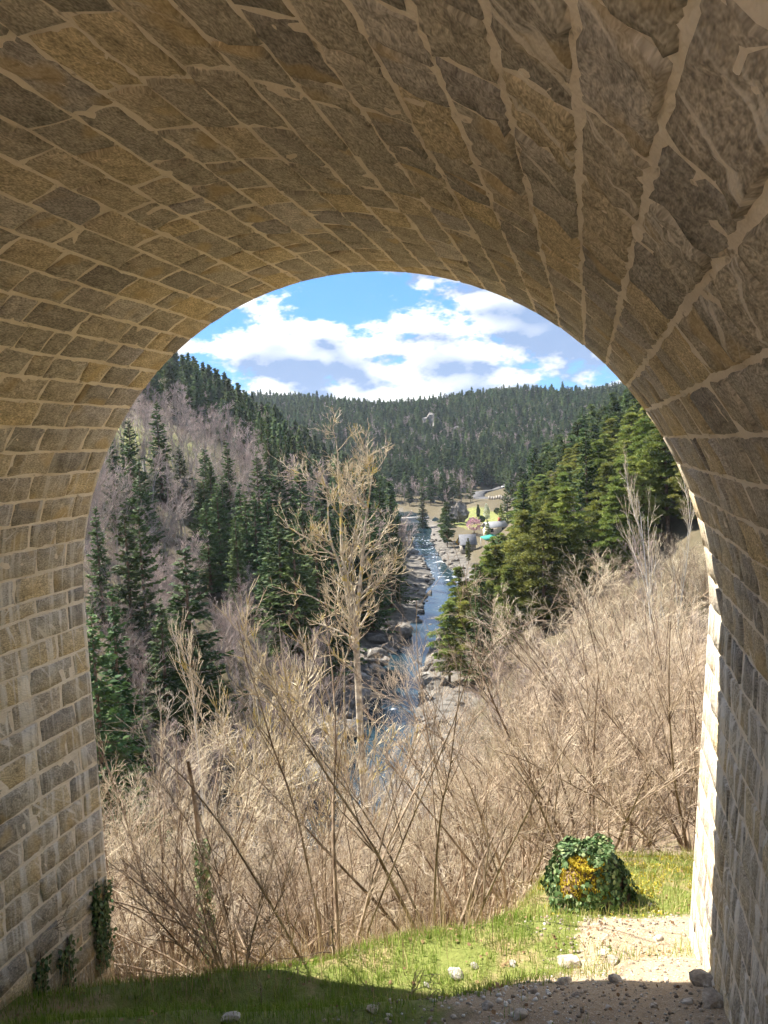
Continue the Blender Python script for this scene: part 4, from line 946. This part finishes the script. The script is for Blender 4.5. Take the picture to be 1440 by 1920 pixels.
def fallen():
    r = np.random.RandomState(18); N = 2600; u = r.uniform(-6, 4.4, N); v = r.uniform(5.2, 11.5, N); k = wob(u, v, 1.9) + 0.4 * (u < -2) > r.uniform(-0.4, 1.0, N); u, v = u[k], v[k]
    x, y = uv2w(u, v); z = hz(x, y); k = ((x < RAD + BR * z - 0.05) & (x > -3.95)) | (y > MOUTH + 0.1); P = np.stack([x, y, z + r.uniform(0.01, 0.05, len(x))], -1)[k]
    V, F, T = leaves(r, P, np.tile([0, 0, 1.0], (len(P), 1)), r.uniform(0.02, 0.05, len(P)), r.uniform(0, 1, len(P)))
    obj('fallen_leaves', mesh_from('fallen_leaves', V, F, [M_DEAD], False, {'tone': T}), kind='stuff', label='brown fallen leaves scattered over grass and dirt', category='leaves')
fallen()
def stump():
    r = np.random.RandomState(8); B = ground_at(1100, 1688, 8.0, 13.0); o = thing('ivy_covered_stump', 'squat stump smothered in dark ivy with yellow moss on its face', 'stump', B, 0.0, (0.80, 0.80, 0.78))
    A, Z = np.meshgrid(np.linspace(0, 2 * math.pi, 28, endpoint=False), np.linspace(-0.2, 1, 9))
    rad = (0.56 + 0.05 * np.sin(3 * A + 1) + 0.04 * np.sin(5 * A)) * (1.12 - 0.25 * np.clip(Z, 0, 1)) * np.sqrt(np.clip(1.02 - np.clip(Z, 0, 1) ** 3, 0, 1)) + 0.02
    V = np.stack([rad * np.cos(A), rad * np.sin(A), Z * 0.86 + 0.06 * np.sin(2 * A) * Z], -1); n, k = A.shape; idx = np.arange(n * k).reshape(n, k)
    F = np.stack([idx[:-1], np.roll(idx[:-1], -1, 1), np.roll(idx[1:], -1, 1), idx[1:]], -1).reshape(-1, 4)
    Vf = V.reshape(-1, 3); top = len(Vf); Vf = np.concatenate([Vf, [[0, 0, 0.9]]]); F3 = np.stack([idx[-1], np.roll(idx[-1], -1), np.full(k, top)], -1)
    obj('stump', mesh_from('stump', Vf, [F, F3], [M_BARK], True), o)
    tc = math.atan2(CAM[1] - B[1], CAM[0] - B[0])
    def surf(n):
        a = r.uniform(0, 2 * math.pi, n); z = r.uniform(-0.02, 1, n); t_ = r.uniform(0, 1, n) < 0.3
        rr_ = (0.57 + 0.05 * np.sin(3 * a + 1) + 0.04 * np.sin(5 * a)) * (1.12 - 0.25 * z) * np.sqrt(np.clip(1.02 - z ** 3, 0.02, 1)); z = np.where(t_, 0.93 + 0.1 * np.sin(2.3 * a), z); rr_ = np.where(t_, 0.42 * np.sqrt(r.uniform(0, 1, n)), rr_)
        P = np.stack([rr_ * np.cos(a), rr_ * np.sin(a), z * 0.86 + 0.03], -1); N = np.stack([np.cos(a), np.sin(a), np.where(t_, 3.0, 0.25 + z ** 4)], -1); return a, z, P, norm(N)
    a, z, P, N = surf(5200); da = (a - tc + math.pi) % (2 * math.pi) - math.pi
    bare = (np.abs(da + 0.25) < 0.72 + 0.3 * wob(a, z, 0.5)) & (z > 0.45 + 0.08 * wob(a * 2, z, 0.9)) & (z < 0.97) & (wob(a * 1.7, z * 2.5, 0.9) > -0.35)
    m_ = ~bare; P, N = P[m_], N[m_]; P = P + N * (r.uniform(0.0, 0.08, len(P)) + 0.10 * np.clip(wob(P[:, 0] * 3 + P[:, 1], P[:, 2] * 3 - P[:, 1], 1.2), 0, 1))[:, None]
    V, F, T = leaves(r, P, N, r.uniform(0.028, 0.085, len(P)), np.clip(r.normal(0.42, 0.3, len(P)), 0, 1))
    obj('ivy', mesh_from('stump_ivy', V, F, [M_IVYL], False, {'tone': T}), o, kind='stuff')
    a, z, P, N = surf(9000); da = (a - tc + math.pi) % (2 * math.pi) - math.pi; m_ = (np.abs(da + 0.25) < 1.0) & (z > 0.36) & (z < 0.96)
    P = P[m_]; V, F, T = blades(r, P + N[m_] * 0.02, r.uniform(0.015, 0.045, len(P)), r.uniform(0.008, 0.016, len(P)), r.uniform(0.3, 1.2, len(P)), r.uniform(0, 1, len(P)))
    obj('moss', mesh_from('stump_moss', V, F, [M_MOSS], False, {'tone': T}), o, kind='stuff')
stump()
field('moss_patch', 12, 15000, (1.9, 5.2), (9.2, 12.6), lambda u, v, r: (wob(u + 7, v, 0.9) + 0.5 * wob(u, v + 3, 0.35) + 0.55 * sstep(9.8, 10.6, v) > r.uniform(0.15, 0.5, len(u))), (0.012, 0.04), (0.008, 0.018), 0.8, lambda u, v, r: np.clip(r.normal(0.35, 0.3, len(u)), 0, 1), M_MOSS, 'yellow green moss cushions on the bank behind the stump', 'moss')
def pier_ivy(y0, y1, z0, z1, N, name, label, seed, wid):
    r = np.random.RandomState(seed); B = np.array([-4.0, (y0 + y1) / 2, z0]); o = thing('ivy_vine', label, 'ivy', B)
    t_ = np.linspace(0, 1, 9); st = []
    for k in range(4):
        yy = np.clip((y0 + (y1 - y0) * r.uniform(0, 1)) + 0.10 * np.cumsum(r.normal(0, 0.4, 9)), y0, min(y1, MOUTH - 0.03)) - B[1]; st.append(np.stack([np.full(9, 0.035), yy, t_ * (z1 - z0) * r.uniform(0.6, 1)], -1))
    st = np.array(st); V, F = tube(st, np.tile(np.linspace(0.014, 0.004, 9), (4, 1)), 4); obj('stems', mesh_from('ivy_stems', V, F, [M_STEM_H], True), o, kind='stuff')
    k = r.randint(0, 4, N); s = r.uniform(0, 1, N) ** 0.85; i = np.minimum((s * 8).astype(int), 7); P = st[k, i] + (st[k, i + 1] - st[k, i]) * r.uniform(0, 1, N)[:, None]
    P[:, 1] = P[:, 1] + r.normal(0, wid, N); P[:, 0] += r.uniform(0.0, 0.07, N)
    Nn = np.tile([1.0, 0.1, 0.15], (N, 1)); V, F, T = leaves(r, P, Nn, r.uniform(0.03, 0.065, N), np.clip(r.normal(0.28, 0.2, N), 0, 1))
    obj('leaves', mesh_from('ivy_leaf_mass', V, F, [M_IVYL], False, {'tone': T}), o, kind='stuff')
pier_ivy(8.75, 9.03, -5.2, -3.75, 620, 'a', 'long ivy strand climbing the outer corner of the left pier', 3, 0.06)
pier_ivy(7.9, 8.15, -4.9, -4.25, 170, 'b', 'short ivy tuft low on the left pier, the one nearer the corner', 4, 0.06)
pier_ivy(7.45, 7.65, -4.7, -4.1, 150, 'c', 'short ivy tuft low on the left pier, farther from the corner', 5, 0.05)
def ivy_trunk(px, ptop, v, label, seed):
    r = np.random.RandomState(seed); T_ = at(px, ptop, v); z0 = float(hz(T_[0], T_[1])); H = T_[2] - z0; o = thing('ivy_clad_trunk', label, 'tree trunk', (T_[0], T_[1], z0))
    p0, r0 = grow(r, np.array([[0, 0, -0.4]]), np.array([[0.02, 0, 1.0]]), np.array([H * 1.5 + 0.4]), np.array([0.09]), np.array([0.03]), 10, 0.03, 0.05)
    V, F = tube(p0, r0, 7); obj('trunk', mesh_from('ivy_trunk', V, F, [M_STEM_H], True), o)
    N = 900; s = r.uniform(0.08, 0.68, N) * 10; i = s.astype(int); P = p0[0, i] + (p0[0, np.minimum(i + 1, 10)] - p0[0, i]) * (s - i)[:, None]; a = r.uniform(0, 6.28, N); Nn = np.stack([np.cos(a), np.sin(a), 0.2 + 0 * a], -1)
    V, F, T = leaves(r, P + Nn * r.uniform(0.07, 0.16, N)[:, None], Nn, r.uniform(0.04, 0.08, N), np.clip(r.normal(0.6, 0.25, N), 0, 1))
    obj('ivy', mesh_from('trunk_ivy', V, F, [M_IVYL], False, {'tone': T}), o, kind='stuff')
ivy_trunk(375, 1560, 13.5, 'thin trunk wrapped in yellow green ivy behind the left thicket', 2)

# ------------------------------------------------------------------ river boulders and crags
r = np.random.RandomState(44)
for i in range(250):
    v = 72 + 175 * r.uniform(0, 1) ** 1.3; sd_ = r.choice([-1, 1, 0], p=[0.5, 0.32, 0.18])
    w = float(np.interp(v, [0, 60, 110, 150, 180, 230, 300], [4.0, 3.4, 2.9, 3.5, 2.3, 2.8, 6.5]))
    d = sd_ * (w * 0.88 + abs(r.normal(0, 1.8))) if sd_ else r.uniform(-w, w) * 0.8
    u = float(river_u(v)) + d; x, y = uv2w(u, v); z = max(float(hz(x, y)), ZR - 0.35)
    s = r.uniform(0.4, 1.0) if sd_ else r.uniform(0.25, 0.6)
    if sd_ < 0 and v < 125: s *= r.uniform(1.2, 2.3)
    lab = {-1: 'grey granite boulder on the left bank of the river', 1: 'grey granite boulder on the right bank of the river', 0: 'dark boulder standing in the river rapids'}[int(sd_)]
    o = obj('boulder', RR[r.randint(5)], None, (x, y, z + s * 0.1), label=lab, category='boulder', group=['boulders in the rapids', 'boulders on the right bank', 'boulders on the left bank'][int(sd_)])
    o.scale = (s * 1.2, s, s * r.uniform(0.7, 1.1)); o.rotation_euler = (r.normal(0, .3), r.normal(0, .3), r.uniform(0, 6))
CR = [rock_mesh(240 + i, M_CRAG, 3, 1.2, 0.6) for i in range(3)]
for px, py, v, s, lab in [(862, 950, 268, 3.2, 'grey crag rising beside the garden'), (850, 958, 262, 2.6, 'lower pale crag at the left of the garden crag'), (815, 838, 520, 11, 'pale rock face low on the far wooded hill'), (862, 832, 500, 8, 'rock slab right of the pale rock face on the far hill'), (955, 775, 560, 8, 'small grey outcrop high on the far wooded hill'), (800, 862, 480, 7, 'dark rock below the pale rock face on the far hill')]:
    P = at(px, py, v); z = float(hz(P[0], P[1])); o = obj('crag', CR[r.randint(3)], None, (P[0], P[1], max(z, P[2] - s * 0.6)), label=lab, category='crag'); o.scale = (s, s, s); o.rotation_euler = (0, 0, r.uniform(0, 6))
# ------------------------------------------------------------------ weir, road, garden
M_CONC = simple('pale_concrete', (0.50, 0.47, 0.43), 0.2, 1.5); M_ASPH = simple('road_asphalt', (0.09, 0.09, 0.095), 0.15, 1.0); M_PLAST = simple('cream_render', (0.55, 0.50, 0.42), 0.1, 1.0)
M_SLATE = simple('grey_slate', (0.20, 0.205, 0.225), 0.15, 2.0); M_PALER = simple('pale_sheet_roof', (0.36, 0.37, 0.39), 0.1, 1.0, 0.5); M_TEAL = simple('teal_canvas', (0.04, 0.27, 0.21), 0.15, 1.0); M_WHITE = simple('white_paint', (0.75, 0.75, 0.74), 0.05, 1.0, 0.3, 0.5)
M_DARKG = simple('dark_glass', (0.02, 0.025, 0.03), 0.1, 1.0, 0.1, 0.6); M_TYRE = simple('rubber', (0.02, 0.02, 0.02), 0.1, 1.0); M_BRICKR = simple('red_brick', (0.34, 0.12, 0.08), 0.2, 2.0); M_WALLS = simple('dry_stone', (0.30, 0.27, 0.23), 0.4, 1.2, bmp=0.1, bscale=2.0)
def g_at(px, py, v0=180, v1=420):
    vs = np.linspace(v0, v1, 900); P = np.array([at(px, py, v) for v in vs]); h = hz(P[:, 0], P[:, 1]); b = np.nonzero(P[:, 2] <= h)[0]; i = b[0] if len(b) else len(vs) - 1
    return np.array([P[i, 0], P[i, 1], h[i]])
def ribbon(name, uvs, w, dz, mtl, **pr):
    uvs = np.array(uvs, float); t_ = np.linspace(0, len(uvs) - 1, 60); u = np.interp(t_, range(len(uvs)), uvs[:, 0]); v = np.interp(t_, range(len(uvs)), uvs[:, 1]); k = np.ones(9) / 9
    u = np.convolve(np.pad(u, 4, mode='edge'), k, 'valid'); v = np.convolve(np.pad(v, 4, mode='edge'), k, 'valid'); du, dv = np.gradient(u), np.gradient(v); L = np.hypot(du, dv) + 1e-6
    nu, nv = -dv / L, du / L; zc = height(u, v) + dz; rows = []
    for s in (-1, 1):
        x, y = uv2w(u + nu * w * s, v + nv * w * s); rows.append(np.stack([x, y, zc], -1))
    for s in (-1, 1):
        x, y = uv2w(u + nu * (w + 0.6) * s, v + nv * (w + 0.6) * s); rows.append(np.stack([x, y, zc - 2.0], -1))
    V = np.stack([rows[2], rows[0], rows[1], rows[3]], 1); idx = np.arange(V.shape[0] * 4).reshape(-1, 4); F = np.concatenate([np.stack([idx[:-1, j], idx[:-1, j + 1], idx[1:, j + 1], idx[1:, j]], -1) for j in range(3)])
    obj(name, mesh_from(name, V.reshape(-1, 3), F, [mtl]), **pr)
ribbon('road', [(70, 386), (58, 382), (48, 378), (44, 366), (47, 352), (56, 343), (68, 336)], 2.6, 0.5, M_ASPH, kind='structure')
def retaining():
    o = thing('retaining_wall', 'low stone wall along the lower bend of the road', 'wall', (0, 0, 0)); mb = MB(); uu = np.linspace(47, 64, 18)
    for a, b in zip(uu[:-1], uu[1:]):
        vm = np.interp((a + b) / 2, [47, 56, 64], [346, 338, 333.5]); x, y = uv2w((a + b) / 2, vm); mb.box((float(x), float(y), float(hz(x, y)) + 0.5), (0.52, 0.3, 1.0), YAW - 0.7)
    obj('wall', mb.mesh('retaining', [M_WALLS]), o)
retaining()
def weir():
    x, y = uv2w(float(river_u(292)) - 1.0, 292.0); o = thing('weir', 'pale concrete weir across the head of the dark pool', 'weir', (float(x), float(y), ZR)); mb = MB(); mb.box((0, 0, 0.6), (9.5, 0.7, 0.9), YAW); obj('sill', mb.mesh('weir', [M_CONC]), o)
weir()
def house(px, py, wx, wy, hw, hr, rz, mw, mr, label, chimney=False, win=2):
    P = g_at(px, py); o = thing('garden_house', label, 'house', P, YAW + rz); mb = MB(); mb.box((0, 0, hw / 2 - 0.5), (wx / 2, wy / 2, hw / 2 + 0.5)); mb.add([[-wx / 2, -wy / 2, hw], [wx / 2, -wy / 2, hw], [wx / 2, wy / 2, hw], [-wx / 2, wy / 2, hw], [-wx / 2, 0, hw + hr], [wx / 2, 0, hw + hr]], [[0, 4, 3], [1, 2, 5]]); obj('wall', mb.mesh('hw', [mw]), o)
    mb = MB(); e = 0.35
    for s in (-1, 1):
        y1 = s * (wy / 2 + e); z1 = hw - e * hr / (wy / 2); mb.add([[-wx / 2 - e, y1, z1], [wx / 2 + e, y1, z1], [wx / 2 + e, 0, hw + hr], [-wx / 2 - e, 0, hw + hr], [-wx / 2 - e, y1, z1 + .14], [wx / 2 + e, y1, z1 + .14], [wx / 2 + e, 0, hw + hr + .14], [-wx / 2 - e, 0, hw + hr + .14]], [[0, 1, 2, 3], [4, 7, 6, 5], [0, 4, 5, 1], [1, 5, 6, 2], [0, 3, 7, 4]])
    rf = obj('roof', mb.mesh('hr', [mr]), o)
    if chimney: mb = MB(); mb.box((wx * 0.28, 0.3, hw + hr + 0.3), (0.3, 0.3, 0.7)); obj('chimney', mb.mesh('ch', [M_BRICKR]), rf)
    for k in range(win):
        mb = MB(); mb.box((-wx * 0.3 + k * wx * 0.6 / max(1, win - 1), -wy / 2 - 0.02, hw * 0.55), (0.4, 0.04, 0.5)); obj('window', mb.mesh('wi', [M_DARKG]), o)
house(928, 1000, 5.2, 3.8, 1.9, 1.1, 0.25, M_PLAST, M_PALER, 'small house with pale sheet roof half hidden by pines', True)
house(877, 1032, 3.6, 4.6, 1.9, 2.0, 0.0, M_WALLS, M_SLATE, 'shed with slate grey roof on the river meadow', False, 1)
def canopy():
    P = g_at(918, 1024); o = thing('teal_canopy', 'long teal canvas canopy beside the pale roofed house', 'canopy', P, YAW + 0.9); mb = MB(); mb.add([[-3, -.8, 1.7], [3, -.8, 1.7], [3, .8, 2.5], [-3, .8, 2.5], [-3, -.8, 1.76], [3, -.8, 1.76], [3, .8, 2.56], [-3, .8, 2.56]], [[0, 3, 2, 1], [4, 5, 6, 7], [0, 1, 5, 4], [2, 3, 7, 6], [1, 2, 6, 5], [0, 4, 7, 3]]); obj('cover', mb.mesh('cv', [M_TEAL]), o)
    for sx in (-2.8, 2.8):
        for s_, zt in ((-.7, 1.75), (.7, 2.45)): mb = MB(); mb.box((sx, s_, zt / 2), (.05, .05, zt / 2)); obj('post', mb.mesh('po', [M_WHITE]), o)
canopy()
def car():
    P = g_at(948, 917, 330, 420); o = thing('parked_car', 'small white car parked beside the upper road', 'car', P + np.array([0, 0, 0.55]), YAW + 0.1); mb = MB(); mb.box((0, 0, 0.62), (2.0, 0.85, 0.32)); obj('body', mb.mesh('cb', [M_WHITE]), o); mb = MB(); mb.box((-0.15, 0, 1.18), (1.15, 0.78, 0.26), taper=0.78); obj('cabin', mb.mesh('cc', [M_DARKG]), o)
    mb = MB(); mb.box((-0.15, 0, 1.46), (0.88, 0.6, 0.025)); obj('roof', mb.mesh('cr', [M_WHITE]), o)
    for sx in (-1.25, 1.25):
        for s_ in (-.8, .8):
            a = np.linspace(0, 2 * math.pi, 14, endpoint=False); V = np.concatenate([np.stack([.32 * np.cos(a), 0 * a - .1, .32 * np.sin(a)], -1), np.stack([.32 * np.cos(a), 0 * a + .1, .32 * np.sin(a)], -1)]) + np.array([sx, s_, .32]); k = np.arange(14)
            me = mesh_from('wh', np.concatenate([V, [[sx, s_ - .1, .32], [sx, s_ + .1, .32]]]), [np.stack([k, (k + 1) % 14, (k + 1) % 14 + 14, k + 14], -1), np.concatenate([np.stack([k, (k + 1) % 14, 0 * k + 28], -1), np.stack([k + 14, (k + 1) % 14 + 14, 0 * k + 29], -1)])], [M_TYRE]); obj('wheel', me, o)
car()
M_PINK = leaf_mat('pink_blossom', (0.42, 0.24, 0.30), (0.60, 0.40, 0.46), 0.2, 0.05); M_BLOS = leaf_mat('white_blossom', (0.55, 0.58, 0.44), (0.75, 0.77, 0.66), 0.2, 0.05); M_YEL = leaf_mat('yellow_blossom', (0.62, 0.40, 0.05), (0.75, 0.52, 0.08), 0.2, 0.05); M_HEDGE = leaf_mat('clipped_hedge', (0.03, 0.06, 0.02), (0.06, 0.10, 0.03), 0.1, 0.05)
def bush(name, px, py, h, w, mtl, label, cat, column=False):
    r = np.random.RandomState(int(px)); P = g_at(px, py); o = thing(name, label, cat, P); n = 900; d = norm(r.normal(0, 1, (n, 3))); rad = r.uniform(0.5, 1, n)[:, None] ** 0.4 * (1 + 0.22 * wob(d[:, 0] * 3, d[:, 2] * 3 + d[:, 1] * 2, 2.0))[:, None]
    C = d * rad * np.array([w / 2, w / 2, h * 0.42]) + np.array([0, 0, h * 0.56])
    if column: C[:, :2] *= (1.1 - 0.6 * np.clip(C[:, 2:3] / h, 0, 1))
    V, F = tufts(r, C, d + np.array([0, 0, .4]), r.uniform(.3, .6, n), r.uniform(.2, .4, n)); obj('crown', mesh_from(name, V, F, [mtl]), o)
    t_ = tube(np.array([[[0, 0, -.3], [0, 0, h * .3], [0.05, 0, h * .6]]]), np.array([[.14, .1, .05]]), 6); obj('trunk', mesh_from('bt', *t_, [M_BARK], True), o)
for px, py, v, lab in [(940, 975, 205, 'slim pine standing before the pale roofed house'), (915, 1008, 190, 'pine partly covering the teal canopy'), (878, 1040, 175, 'bushy pine on the river bank below the shed')]:
    plant_px('pine_tree', 'pine', PINES[1], px, py, v, lab, 'pine tree', None, 0.75, 6, 16)
bush('blossom_tree', 889, 999, 4.6, 4.6, M_PINK, 'round tree covered in pink blossom on the garden lawn', 'blossom tree'); bush('blossom_tree', 913, 979, 6.2, 2.6, M_BLOS, 'tall narrow tree in white blossom behind the pink one', 'blossom tree', True)
bush('cypress', 897, 974, 5.0, 1.5, M_HEDGE, 'dark columnar cypress left of the white blossom tree', 'cypress', True); bush('garden_bush', 904, 981, 2.4, 2.0, M_HEDGE, 'dark clipped bush between cypress and white blossom tree', 'bush'); bush('garden_bush', 864, 1024, 2.2, 2.2, M_YEL, 'orange yellow flowering bush by the grey roofed shed', 'bush'); bush('garden_bush', 933, 965, 2.4, 2.6, M_HEDGE, 'dark green bush at the right end of the lawn', 'bush')
# ------------------------------------------------------------------ valley haze
def haze():
    mm = bpy.data.materials.new('valley_air'); mm.use_nodes = True; t = NT(mm.node_tree); t.n.clear()
    out = t.new('ShaderNodeOutputMaterial'); pv = t.new('ShaderNodeVolumePrincipled'); pv.inputs['Color'].default_value = (0.72, 0.84, 1.0, 1); pv.inputs['Density'].default_value = 0.00012; pv.inputs['Anisotropy'].default_value = 0.2
    t.l.new(pv.outputs[0], out.inputs['Volume'])
    mb = MB(); mb.box((0, 0, 30), (1350, 1350, 85)); obj('haze', mb.mesh('haze', [mm]), kind='stuff', label='thin blue haze filling the valley air', category='haze')
haze()
